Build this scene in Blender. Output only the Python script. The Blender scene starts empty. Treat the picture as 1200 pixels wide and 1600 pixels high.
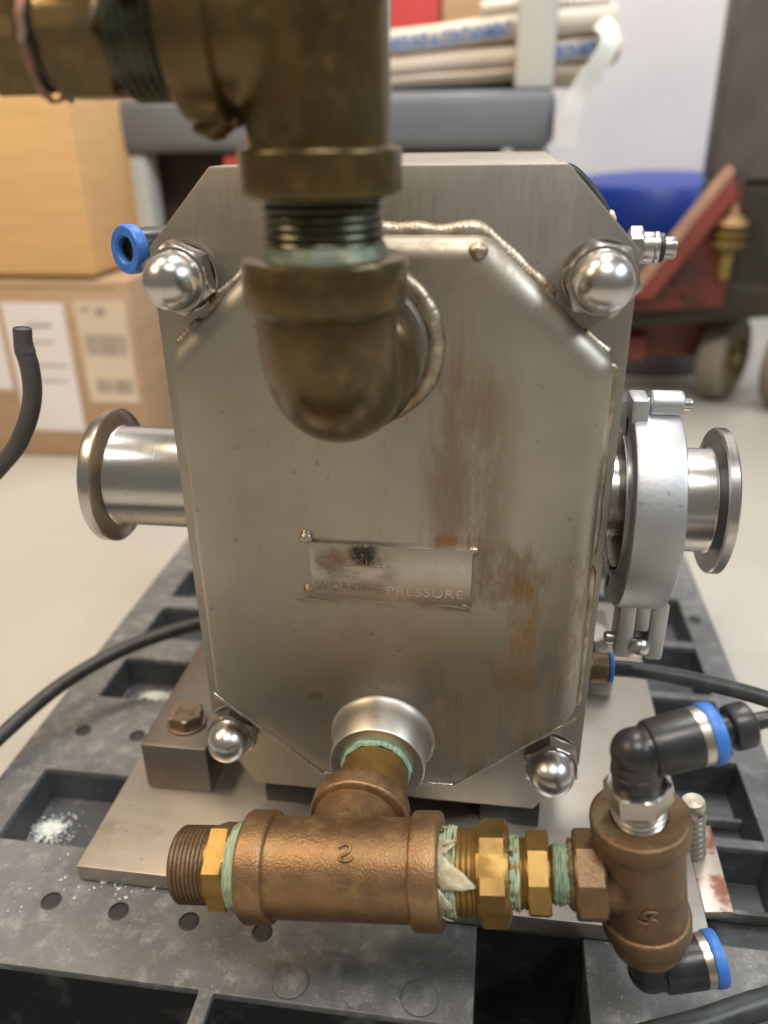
import bpy, bmesh, math, random
import numpy as np
from mathutils import Vector, Matrix, noise
random.seed(7)
R = math.radians
sc = bpy.context.scene
COL = sc.collection

# ------------------------------------------------------------------ camera
cam_d = bpy.data.cameras.new('camera')
cam = bpy.data.objects.new('camera', cam_d)
COL.objects.link(cam)
sc.camera = cam
def cam_matrix(pitch, roll, yaw, loc):
    yw = Matrix.Rotation(yaw, 3, 'Z'); p = Matrix.Rotation(pitch, 3, 'X'); r = Matrix.Rotation(roll, 3, 'Y')
    M = yw @ p @ r
    right, fwd, up = M.col[0], M.col[1], M.col[2]
    m = Matrix((right, up, -fwd)).transposed().to_4x4()
    m.translation = loc
    return m
cam.matrix_world = cam_matrix(-0.44737, 0.01625, 0.14782, Vector((0.06546, -0.45717, 0.18508)))
cam_d.sensor_fit = 'VERTICAL'
cam_d.sensor_height = 36.0
cam_d.sensor_width = 27.0
cam_d.lens = 1246.7 / 1600 * 36.0
cam_d.clip_start = 0.01
cam_d.clip_end = 60
cam_d.dof.use_dof = True
cam_d.dof.focus_distance = 0.50
cam_d.dof.aperture_fstop = 3.6

# ------------------------------------------------------------------ light
world = bpy.data.worlds.new('World')
sc.world = world
world.use_nodes = True
bg = world.node_tree.nodes['Background']
bg.inputs[0].default_value = (0.80, 0.755, 0.645, 1)
bg.inputs[1].default_value = 0.26
def ceiling_lamp(loc, target, w, h, power, color):
    d = bpy.data.lights.new('ceiling_lamp', 'AREA')
    d.shape = 'RECTANGLE'; d.size = w; d.size_y = h; d.energy = power; d.color = color
    o = bpy.data.objects.new('ceiling_lamp', d); COL.objects.link(o)
    o.location = loc
    o.rotation_euler = (Vector(target) - Vector(loc)).to_track_quat('-Z', 'Y').to_euler()
    return o
ceiling_lamp((0.25, -1.05, 2.5), (0.0, 0.0, -0.2), 0.9, 0.35, 44, (1.0, 0.96, 0.92))
ceiling_lamp((-1.85, -0.60, 1.85), (0, 0.05, -0.1), 0.8, 0.45, 27, (1.0, 0.74, 0.46))
ceiling_lamp((2.1, -0.35, 1.85), (0.1, 0.1, -0.1), 1.5, 0.5, 42, (0.82, 0.92, 1.0))
ceiling_lamp((0.3, 1.35, 3.0), (0.1, 1.4, 0), 1.6, 0.5, 66, (1.0, 0.97, 0.92))
ceiling_lamp((-1.4, 0.2, 2.8), (-1.0, 0.9, 0), 0.5, 0.5, 34, (1.0, 0.82, 0.60))
sc.view_settings.view_transform = 'Standard'
sc.view_settings.look = 'None'
sc.view_settings.exposure = 0.0
sc.view_settings.gamma = 1.0

# ------------------------------------------------------------------ materials
class NT:
    def __init__(self, name):
        self.m = bpy.data.materials.new(name); self.m.use_nodes = True
        self.t = self.m.node_tree; self.n = self.t.nodes; self.l = self.t.links
        self.b = self.n['Principled BSDF']
        self.tc = self.n.new('ShaderNodeTexCoord').outputs['Object']
    def set(self, sock, v):
        if isinstance(v, bpy.types.NodeSocket): self.l.new(v, sock)
        elif isinstance(v, (tuple, list)): sock.default_value = (*v, 1) if len(v) == 3 and sock.type == 'RGBA' else v
        else: sock.default_value = v
    def bsdf(self, **k):
        for a, v in k.items(): self.set(self.b.inputs[a.replace('_', ' ')], v)
    def math(self, op, a, b=0.5, c=0.5, clamp=False):
        n = self.n.new('ShaderNodeMath'); n.operation = op; n.use_clamp = clamp
        for i, v in enumerate((a, b, c)): self.set(n.inputs[i], v)
        return n.outputs[0]
    def vscale(self, vec, s, off=(0, 0, 0)):
        n = self.n.new('ShaderNodeMapping'); self.l.new(vec, n.inputs[0])
        n.inputs['Scale'].default_value = s; n.inputs['Location'].default_value = off
        return n.outputs[0]
    def noise(self, scale, detail=4, rough=0.6, stretch=(1, 1, 1), dist=0.0, off=(0, 0, 0)):
        n = self.n.new('ShaderNodeTexNoise')
        self.l.new(self.vscale(self.tc, stretch, off), n.inputs['Vector'])
        n.inputs['Scale'].default_value = scale; n.inputs['Detail'].default_value = detail
        n.inputs['Roughness'].default_value = rough; n.inputs['Distortion'].default_value = dist
        return n.outputs['Fac']
    def step(self, v, lo, hi):
        n = self.n.new('ShaderNodeMapRange'); n.interpolation_type = 'SMOOTHSTEP'
        self.set(n.inputs[0], v); n.inputs[1].default_value = lo; n.inputs[2].default_value = hi
        return n.outputs[0]
    def mix(self, f, a, b):
        n = self.n.new('ShaderNodeMix'); n.data_type = 'RGBA'
        self.set(n.inputs[0], f); self.set(n.inputs[6], a); self.set(n.inputs[7], b)
        return n.outputs[2]
    def fmix(self, f, a, b):
        n = self.n.new('ShaderNodeMix'); n.data_type = 'FLOAT'
        self.set(n.inputs[0], f); self.set(n.inputs[2], a); self.set(n.inputs[3], b)
        return n.outputs[0]
    def xyz(self):
        n = self.n.new('ShaderNodeSeparateXYZ'); self.l.new(self.tc, n.inputs[0]); return n.outputs
    def bump(self, h, strength=0.3, dist=0.001):
        n = self.n.new('ShaderNodeBump'); n.inputs['Strength'].default_value = strength; n.inputs['Distance'].default_value = dist
        self.set(n.inputs['Height'], h); self.l.new(n.outputs[0], self.b.inputs['Normal'])
    def box(self, x0, x1, z0, z1, soft, wob=0.0, nz=None):
        """soft edged rectangle in the local x/z plane, edges wobbling with noise"""
        o = self.xyz(); x, z = o[0], o[2]
        if nz is not None:
            d = self.math('MULTIPLY', self.math('SUBTRACT', nz, 0.5), wob)
            x = self.math('ADD', x, d); z = self.math('ADD', z, self.math('MULTIPLY', d, 1.6))
        a = self.step(x, x0 - soft, x0 + soft); b = self.step(x, x1 + soft, x1 - soft)
        c = self.step(z, z0 - soft, z0 + soft); d = self.step(z, z1 + soft, z1 - soft)
        return self.math('MULTIPLY', self.math('MULTIPLY', a, b), self.math('MULTIPLY', c, d))

def steel_nt(name, base=(0.48, 0.445, 0.378), dark=(0.385, 0.352, 0.295), rough=(0.37, 0.50), stretch=(3, 3, 60), sc_=14, bump=0.06):
    t = NT(name)
    big = t.noise(9, 4, 0.6, off=(3, 1, 2)); grain = t.noise(sc_, 5, 0.65, stretch)
    spot = t.step(t.noise(160, 2, 0.5), 0.70, 0.76)
    c = t.mix(t.step(big, 0.35, 0.7), base, dark)
    c = t.mix(t.math('MULTIPLY', grain, 0.35), c, dark)
    c = t.mix(t.math('MULTIPLY', spot, 0.35), c, (0.12, 0.09, 0.06))
    r = t.fmix(grain, rough[0], rough[1])
    r = t.math('ADD', r, t.math('MULTIPLY', big, 0.08))
    t.bsdf(Base_Color=c, Metallic=1.0, Roughness=r)
    t.bump(grain, bump, 0.0006)
    t.col, t.rgh = c, r
    return t
def steel(name, **k): return steel_nt(name, **k).m
def simple(name, c1, c2, scale=20, metal=0.0, rough=(0.5, 0.7), bump=0.1, bscale=None, stretch=(1, 1, 1), detail=5, lo=0.35, hi=0.65, bd=0.001, spec=None):
    t = NT(name)
    n = t.noise(scale, detail, 0.62, stretch)
    t.bsdf(Base_Color=t.mix(t.step(n, lo, hi), c1, c2), Metallic=metal, Roughness=t.fmix(n, *rough))
    t.bump(t.noise(bscale or scale * 4, 4, 0.6, stretch), bump, bd)
    if spec is not None: t.b.inputs['Specular IOR Level'].default_value = spec
    return t.m
def brass_nt(name, c1, c2, c3, green=0.0, metal=(0.85, 0.55), rough=(0.32, 0.6), grain=900, bump=0.5, bd=0.0006, gcol=(0.16, 0.30, 0.24)):
    t = NT(name)
    a = t.noise(17, 6, 0.68, off=(1, 7, 3)); b = t.noise(70, 5, 0.7, off=(5, 2, 8)); g = t.noise(grain, 2, 0.5)
    c = t.mix(t.step(a, 0.36, 0.66), c1, c2)
    c = t.mix(t.math('MULTIPLY', t.step(b, 0.5, 0.72), 0.8), c, c3)
    if green: c = t.mix(t.math('MULTIPLY', t.step(t.noise(34, 5, 0.7, off=(9, 4, 6)), 0.52, 0.70), green), c, gcol)
    t.bsdf(Base_Color=c, Metallic=t.fmix(t.step(b, 0.4, 0.7), *metal), Roughness=t.fmix(a, *rough))
    t.bump(g, bump, bd)
    return t

PUMP_O = Vector((0, 0.10, -0.302))     # base of the pump: its children's local frame
def stain_steel():
    t = steel_nt('stained_brushed_steel', stretch=(4, 4, 40))
    zo = -PUMP_O.z
    n1 = t.noise(70, 6, 0.72, (1, 1, 0.28)); n2 = t.noise(210, 6, 0.72, (1, 1, 0.3), off=(2, 2, 2)); drip = t.noise(120, 4, 0.7, (1, 1, 0.06))
    def layer(c, box, col, amt, lo=0.35, hi=0.62, nz=None):
        m = t.math('MULTIPLY', t.math('MULTIPLY', box, t.step(nz if nz is not None else n1, lo, hi)), amt)
        return t.mix(m, c, col), m
    c = t.col; ms = []
    rust, brown, red = (0.255, 0.138, 0.045), (0.215, 0.148, 0.070), (0.28, 0.11, 0.04)
    wide = t.box(0.030, 0.074, zo - 0.05, zo + 0.066, 0.012, 0.03, n1)
    c, m = layer(c, wide, brown, 0.75, 0.20, 0.58); ms.append(m)
    c, m = layer(c, t.box(0.056, 0.094, zo - 0.088, zo - 0.046, 0.006, 0.03, n1), brown, 0.8, 0.22, 0.60, n2); ms.append(m)
    c, m = layer(c, t.box(0.077, 0.101, zo - 0.150, zo - 0.062, 0.007, 0.03, n1), rust, 0.9, 0.18, 0.60, n2); ms.append(m)
    c, m = layer(c, t.box(0.032, 0.060, zo - 0.047, zo - 0.040, 0.002, 0.006, n1), red, 0.8, 0.3, 0.6); ms.append(m)
    c, m = layer(c, t.box(0.040, 0.110, zo - 0.240, zo - 0.140, 0.016, 0.03, n1), brown, 0.8, 0.26, 0.60, drip); ms.append(m)
    c, m = layer(c, t.box(0.030, 0.052, zo - 0.215, zo - 0.165, 0.010, 0.02, n1), (0.30, 0.21, 0.12), 0.6, 0.35, 0.6, n2); ms.append(m)
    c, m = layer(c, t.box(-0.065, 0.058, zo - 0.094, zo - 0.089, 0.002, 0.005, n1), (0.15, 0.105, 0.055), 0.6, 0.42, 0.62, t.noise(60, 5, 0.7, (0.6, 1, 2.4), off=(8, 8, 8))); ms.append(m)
    c, m = layer(c, t.box(0.038, 0.056, zo - 0.02, zo + 0.115, 0.006, 0.02, n1), rust, 0.5, 0.42, 0.7, drip); ms.append(m)
    c, m = layer(c, t.box(-0.02, 0.075, zo + 0.108, zo + 0.130, 0.006, 0.02, n1), rust, 0.45, 0.35, 0.7, n2); ms.append(m)
    c, m = layer(c, t.box(0.111, 0.128, zo - 0.20, zo - 0.05, 0.005, 0.012, n1), rust, 0.65, 0.40, 0.65, n2); ms.append(m)
    c, m = layer(c, t.box(-0.055, -0.043, zo - 0.176, zo - 0.166, 0.003, 0.01, n1), (0.10, 0.07, 0.02), 0.8, 0.36, 0.5); ms.append(m)
    tot = ms[0]
    for m in ms[1:]: tot = t.math('MAXIMUM', tot, m)
    t.bsdf(Base_Color=c, Metallic=t.math('SUBTRACT', 1.0, t.math('MULTIPLY', tot, 0.62)), Roughness=t.math('ADD', t.rgh, t.math('MULTIPLY', tot, 0.25)))
    return t.m
M = {}
M['jacket'] = stain_steel()
M['plate'] = steel('flat_ground_steel', base=(0.43, 0.397, 0.345), dark=(0.34, 0.312, 0.268), rough=(0.34, 0.5), stretch=(30, 4, 4), sc_=12)
M['tag'] = None
M['bright'] = steel('turned_bright_steel', base=(0.62, 0.60, 0.57), dark=(0.48, 0.45, 0.42), rough=(0.16, 0.28), stretch=(80, 2, 2), sc_=12, bump=0.05)
M['satin'] = steel('satin_boss_steel', base=(0.60, 0.57, 0.52), dark=(0.50, 0.46, 0.41), rough=(0.36, 0.50), stretch=(60, 2, 2), sc_=12, bump=0.08)
M['cast'] = steel('cast_clamp_steel', base=(0.60, 0.61, 0.62), dark=(0.48, 0.48, 0.49), rough=(0.38, 0.52), stretch=(1, 1, 1), sc_=300, bump=0.25)
M['chrome'] = steel('polished_dome_steel', base=(0.66, 0.64, 0.62), dark=(0.54, 0.52, 0.50), rough=(0.18, 0.32), stretch=(1, 1, 1), sc_=60, bump=0.04)
M['nut'] = steel('nut_side_steel', base=(0.52, 0.50, 0.47), dark=(0.38, 0.35, 0.32), rough=(0.22, 0.36), stretch=(1, 1, 1), sc_=120, bump=0.15)
M['block'] = steel('mill_scale_steel', base=(0.30, 0.27, 0.245), dark=(0.22, 0.19, 0.17), rough=(0.34, 0.5), stretch=(2, 2, 2), sc_=60, bump=0.12)
M['bolt'] = steel('tarnished_bolt_steel', base=(0.36, 0.29, 0.23), dark=(0.24, 0.17, 0.12), rough=(0.30, 0.5), stretch=(1, 1, 1), sc_=150, bump=0.2)
M['zinc'] = steel('bright_zinc', base=(0.66, 0.62, 0.54), dark=(0.5, 0.44, 0.36), rough=(0.2, 0.34), stretch=(1, 1, 1), sc_=100)
M['weld'] = simple('weld_metal', (0.50, 0.44, 0.35), (0.30, 0.22, 0.135), 60, 0.9, (0.32, 0.50), 0.45, 300)
M['baseplate'] = None
def tag_mat():
    t = steel_nt('engraved_tag_steel', base=(0.56, 0.52, 0.455), dark=(0.46, 0.42, 0.36), rough=(0.26, 0.38), stretch=(40, 4, 4), sc_=12)
    zo = -PUMP_O.z
    n1 = t.noise(130, 6, 0.75); n2 = t.noise(60, 5, 0.7, (0.4, 1, 1), off=(3, 3, 3))
    m1 = t.math('MULTIPLY', t.box(-0.020, -0.004, zo - 0.0605, zo - 0.0475, 0.003, 0.016, n1), t.step(n1, 0.38, 0.5))
    m2 = t.math('MULTIPLY', t.math('MULTIPLY', t.box(-0.042, 0.006, zo - 0.083, zo - 0.052, 0.006, 0.02, n2), t.step(n2, 0.32, 0.6)), 0.75)
    m3 = t.math('MULTIPLY', t.box(-0.034, -0.018, zo - 0.061, zo - 0.051, 0.003, 0.012, n1), 0.6)
    c = t.mix(m2, t.col, (0.17, 0.125, 0.06)); c = t.mix(m3, c, (0.26, 0.13, 0.05)); c = t.mix(m1, c, (0.035, 0.032, 0.026))
    mm = t.math('MAXIMUM', m1, m2)
    t.bsdf(Base_Color=c, Metallic=t.math('SUBTRACT', 1.0, t.math('MULTIPLY', mm, 0.8)), Roughness=t.math('ADD', t.rgh, t.math('MULTIPLY', mm, 0.25)))
    return t.m
M['tag'] = tag_mat()
def base_mat():
    t = steel_nt('dull_aluminium_plate', base=(0.56, 0.52, 0.46), dark=(0.44, 0.40, 0.35), rough=(0.28, 0.42), stretch=(3, 20, 3), sc_=10, bump=0.04)
    n = t.noise(24, 6, 0.7, off=(2, 8, 1))
    c = t.mix(t.math('MULTIPLY', t.step(n, 0.55, 0.72), 0.5), t.col, (0.33, 0.24, 0.17))
    t.bsdf(Base_Color=c, Metallic=0.85)
    return t.m
M['baseplate'] = base_mat()
M['strip'] = simple('rust_flecked_steel', (0.55, 0.48, 0.42), (0.30, 0.13, 0.09), 32, 0.6, (0.35, 0.6), 0.2, lo=0.50, hi=0.62)
M['brass_dark'] = brass_nt('dark_patina_bronze', (0.118, 0.076, 0.025), (0.066, 0.046, 0.016), (0.16, 0.10, 0.036), green=0.7, metal=(0.6, 0.4), rough=(0.16, 0.30), gcol=(0.035, 0.055, 0.022), bump=0.22).m
M['brass_thread'] = brass_nt('green_wet_thread', (0.055, 0.055, 0.032), (0.034, 0.04, 0.025), (0.09, 0.08, 0.04), green=0.7, metal=(0.7, 0.4), rough=(0.16, 0.35), gcol=(0.06, 0.12, 0.09), bump=0.2).m
M['verdigris'] = brass_nt('verdigris_crust', (0.13, 0.17, 0.12), (0.075, 0.095, 0.06), (0.24, 0.2, 0.1), green=0.5, metal=(0.1, 0.3), rough=(0.25, 0.6), gcol=(0.20, 0.28, 0.22), bump=0.5).m
M['bronze'] = brass_nt('cast_bronze', (0.30, 0.178, 0.090), (0.22, 0.135, 0.066), (0.34, 0.225, 0.09), green=0.0, metal=(0.8, 0.55), rough=(0.32, 0.5), grain=780, bump=0.5, bd=0.0007).m
M['bronze2'] = brass_nt('brown_cast_bronze', (0.20, 0.125, 0.066), (0.135, 0.088, 0.050), (0.27, 0.155, 0.068), green=0.35, metal=(0.75, 0.5), rough=(0.38, 0.55), grain=620, bump=0.45, bd=0.0008, gcol=(0.13, 0.19, 0.14)).m
M['brass'] = brass_nt('turned_yellow_brass', (0.345, 0.215, 0.066), (0.26, 0.16, 0.05), (0.20, 0.12, 0.04), metal=(0.85, 0.6), rough=(0.34, 0.5), grain=200, bump=0.15).m
M['tape'] = simple('green_sealing_tape', (0.47, 0.60, 0.42), (0.36, 0.44, 0.28), 140, 0, (0.5, 0.7), 0.6, 500, (6, 1, 1))
M['tape_old'] = simple('soiled_sealing_tape', (0.62, 0.58, 0.42), (0.42, 0.36, 0.22), 120, 0, (0.5, 0.7), 0.5, 400)
M['tape_teal'] = simple('teal_sealing_tape', (0.34, 0.50, 0.38), (0.22, 0.29, 0.18), 160, 0, (0.4, 0.6), 0.6, 500, (6, 1, 1))
M['crud'] = simple('brown_sealant_crumbs', (0.10, 0.065, 0.03), (0.20, 0.15, 0.08), 300, 0, (0.3, 0.6), 0.5)
M['black_plastic'] = simple('black_fitting_plastic', (0.016, 0.016, 0.017), (0.030, 0.030, 0.031), 60, 0, (0.26, 0.42), 0.15, 300)
M['blue_plastic'] = simple('blue_collar_plastic', (0.035, 0.15, 0.52), (0.05, 0.19, 0.58), 40, 0, (0.35, 0.5), 0.1)
M['hose'] = simple('black_air_tube', (0.028, 0.029, 0.031), (0.048, 0.047, 0.047), 80, 0, (0.32, 0.46), 0.08, 300)
M['hose_grey'] = simple('chalky_grey_tube', (0.060, 0.058, 0.060), (0.085, 0.080, 0.080), 60, 0, (0.38, 0.5), 0.1, 300)
M['gasket'] = simple('black_gasket', (0.02, 0.02, 0.02), (0.035, 0.035, 0.03), 60, 0, (0.3, 0.5), 0.1)
def pallet_mat():
    t = NT('scuffed_black_plastic')
    n = t.noise(11, 6, 0.7); f = t.noise(70, 5, 0.75, (1, 1, 1), off=(4, 4, 4)); sp = t.step(t.noise(420, 2, 0.5), 0.70, 0.75)
    c = t.mix(t.step(n, 0.3, 0.7), (0.095, 0.097, 0.100), (0.165, 0.165, 0.163))
    c = t.mix(t.math('MULTIPLY', t.step(f, 0.47, 0.72), 0.7), c, (0.30, 0.30, 0.295))
    big = t.noise(5, 5, 0.65, off=(7, 3, 1)); c = t.mix(t.math('MULTIPLY', t.step(big, 0.5, 0.66), 0.6), c, (0.055, 0.058, 0.062))
    sc2 = t.noise(55, 4, 0.6, (1, 14, 1), off=(3, 1, 1)); c = t.mix(t.math('MULTIPLY', t.step(sc2, 0.64, 0.72), 0.4), c, (0.36, 0.36, 0.35))
    c = t.mix(t.math('MULTIPLY', sp, 0.5), c, (0.5, 0.5, 0.48))
    t.bsdf(Base_Color=c, Roughness=t.fmix(n, 0.42, 0.62))
    t.bump(t.noise(240, 4, 0.7), 0.25, 0.001)
    return t.m
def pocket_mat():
    t = NT('shaded_pocket_plastic')  # same plastic as the dusty deck, darkened with recess shade in the colour
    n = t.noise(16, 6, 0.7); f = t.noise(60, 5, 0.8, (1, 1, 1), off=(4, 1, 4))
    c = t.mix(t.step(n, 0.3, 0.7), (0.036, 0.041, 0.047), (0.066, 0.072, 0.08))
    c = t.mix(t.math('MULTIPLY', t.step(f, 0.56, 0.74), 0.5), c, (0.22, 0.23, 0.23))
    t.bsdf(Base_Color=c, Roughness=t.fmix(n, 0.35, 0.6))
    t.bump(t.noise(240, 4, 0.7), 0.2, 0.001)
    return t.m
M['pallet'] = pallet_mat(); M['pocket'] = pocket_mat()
M['pocket_deep_shade'] = simple('deep_shaded_pocket_plastic', (0.022, 0.023, 0.024), (0.11, 0.11, 0.105), 26, 0, (0.4, 0.6), 0.2, lo=0.5, hi=0.75)  # deep recess shade put into the colour; pale streaks are scuffs
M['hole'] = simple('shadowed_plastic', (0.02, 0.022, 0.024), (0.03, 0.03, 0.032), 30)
M['powder'] = simple('white_crumbs', (0.78, 0.80, 0.76), (0.66, 0.70, 0.66), 200, 0, (0.8, 0.9), 0.3)
def floor_mat():
    t = NT('sealed_concrete')
    n = t.noise(2.2, 6, 0.62); f = t.noise(14, 6, 0.7, (1, 1.6, 1)); sp = t.step(t.noise(38, 3, 0.6), 0.66, 0.74)
    c = t.mix(t.step(n, 0.3, 0.7), (0.50, 0.475, 0.42), (0.42, 0.40, 0.355))
    c = t.mix(t.math('MULTIPLY', f, 0.3), c, (0.36, 0.34, 0.30)); c = t.mix(t.math('MULTIPLY', sp, 0.35), c, (0.25, 0.24, 0.22))
    t.bsdf(Base_Color=c, Roughness=t.fmix(f, 0.38, 0.6)); t.bump(f, 0.06, 0.002)
    return t.m
M['floor'] = floor_mat()
M['wall'] = simple('painted_white_wall', (0.74, 0.73, 0.76), (0.70, 0.69, 0.72), 3, 0, (0.55, 0.7), 0.05)
M['card_orange'] = simple('warm_cardboard', (0.74, 0.45, 0.20), (0.68, 0.41, 0.18), 7, 0, (0.7, 0.85), 0.12, 300, (1, 1, 8))
M['card'] = simple('plain_cardboard', (0.46, 0.31, 0.19), (0.40, 0.265, 0.155), 7, 0, (0.7, 0.85), 0.12, 300, (1, 1, 8))
M['paper'] = simple('white_label_paper', (0.78, 0.73, 0.72), (0.74, 0.69, 0.68), 9, 0, (0.6, 0.7), 0.03)
M['paper_tan'] = simple('tan_label_paper', (0.66, 0.55, 0.42), (0.62, 0.51, 0.38), 9, 0, (0.6, 0.7), 0.03)
M['ink'] = simple('faded_black_ink', (0.30, 0.25, 0.22), (0.36, 0.30, 0.26), 30, 0, (0.7, 0.8), 0)
M['grey_plastic'] = simple('grey_cart_plastic', (0.165, 0.18, 0.20), (0.14, 0.153, 0.172), 5, 0, (0.45, 0.6), 0.06)
M['white_plastic'] = simple('offwhite_post_plastic', (0.60, 0.61, 0.57), (0.56, 0.57, 0.53), 5, 0, (0.4, 0.55), 0.04)
M['sack'] = simple('cream_folded_sack', (0.82, 0.73, 0.62), (0.75, 0.65, 0.53), 6, 0, (0.6, 0.8), 0.15, 60, (1, 1, 5))
M['sack_white'] = simple('white_folded_sack', (0.80, 0.79, 0.74), (0.74, 0.72, 0.66), 6, 0, (0.6, 0.8), 0.15, 60, (1, 1, 5))
M['blue_ink'] = simple('blue_print', (0.10, 0.22, 0.50), (0.14, 0.26, 0.54), 30, 0, (0.6, 0.7), 0)
M['strap'] = simple('white_webbing', (0.80, 0.79, 0.74), (0.74, 0.73, 0.68), 20, 0, (0.6, 0.7), 0.1)
M['blue_drum'] = simple('royal_blue_plastic', (0.012, 0.045, 0.33), (0.018, 0.055, 0.37), 5, 0, (0.35, 0.5), 0.04)
M['grey_drum'] = simple('mauve_grey_plastic', (0.22, 0.20, 0.22), (0.2, 0.18, 0.2), 5, 0, (0.4, 0.5), 0.04)
M['red_paint'] = simple('worn_red_paint', (0.23, 0.045, 0.032), (0.13, 0.035, 0.024), 9, 0, (0.4, 0.6), 0.1, lo=0.45, hi=0.7)
M['deep_red'] = simple('greasy_deep_red', (0.13, 0.022, 0.014), (0.05, 0.02, 0.012), 11, 0.1, (0.4, 0.6), 0.15, lo=0.4, hi=0.62)
M['rust_red'] = simple('rusty_dark_red', (0.20, 0.055, 0.028), (0.10, 0.04, 0.02), 9, 0, (0.5, 0.7), 0.1)
M['tan_paint'] = simple('worn_tan_edge', (0.42, 0.24, 0.15), (0.34, 0.18, 0.12), 12, 0, (0.4, 0.6), 0.1)
M['jack_dark'] = simple('greasy_dark_steel', (0.024, 0.019, 0.013), (0.046, 0.035, 0.020), 12, 0.3, (0.4, 0.6), 0.2)
M['jack_grey'] = simple('dull_mast_grey', (0.13, 0.115, 0.105), (0.10, 0.085, 0.075), 8, 0.2, (0.4, 0.6), 0.1)
M['olive'] = simple('greasy_yellow_metal', (0.30, 0.21, 0.055), (0.16, 0.11, 0.035), 16, 0.4, (0.35, 0.5), 0.2)
M['orange_cap'] = simple('ochre_spring_cap', (0.36, 0.21, 0.09), (0.26, 0.15, 0.06), 16, 0.2, (0.35, 0.5), 0.1)
M['rubber'] = simple('grey_wheel_rubber', (0.22, 0.19, 0.14), (0.16, 0.135, 0.095), 10, 0, (0.6, 0.75), 0.1)
M['red_plastic'] = simple('red_crate_plastic', (0.50, 0.06, 0.06), (0.44, 0.05, 0.05), 6, 0, (0.4, 0.55), 0.05)
M['faded_red'] = simple('faded_pink_tape', (0.34, 0.14, 0.11), (0.20, 0.14, 0.10), 90, 0, (0.5, 0.7), 0.3)
M['seam_shade'] = simple('seam_and_shade_brown', (0.075, 0.05, 0.04), (0.06, 0.04, 0.033), 6, 0, (0.7, 0.8), 0.1)  # for box seams and the added dark block inside the cart

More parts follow.
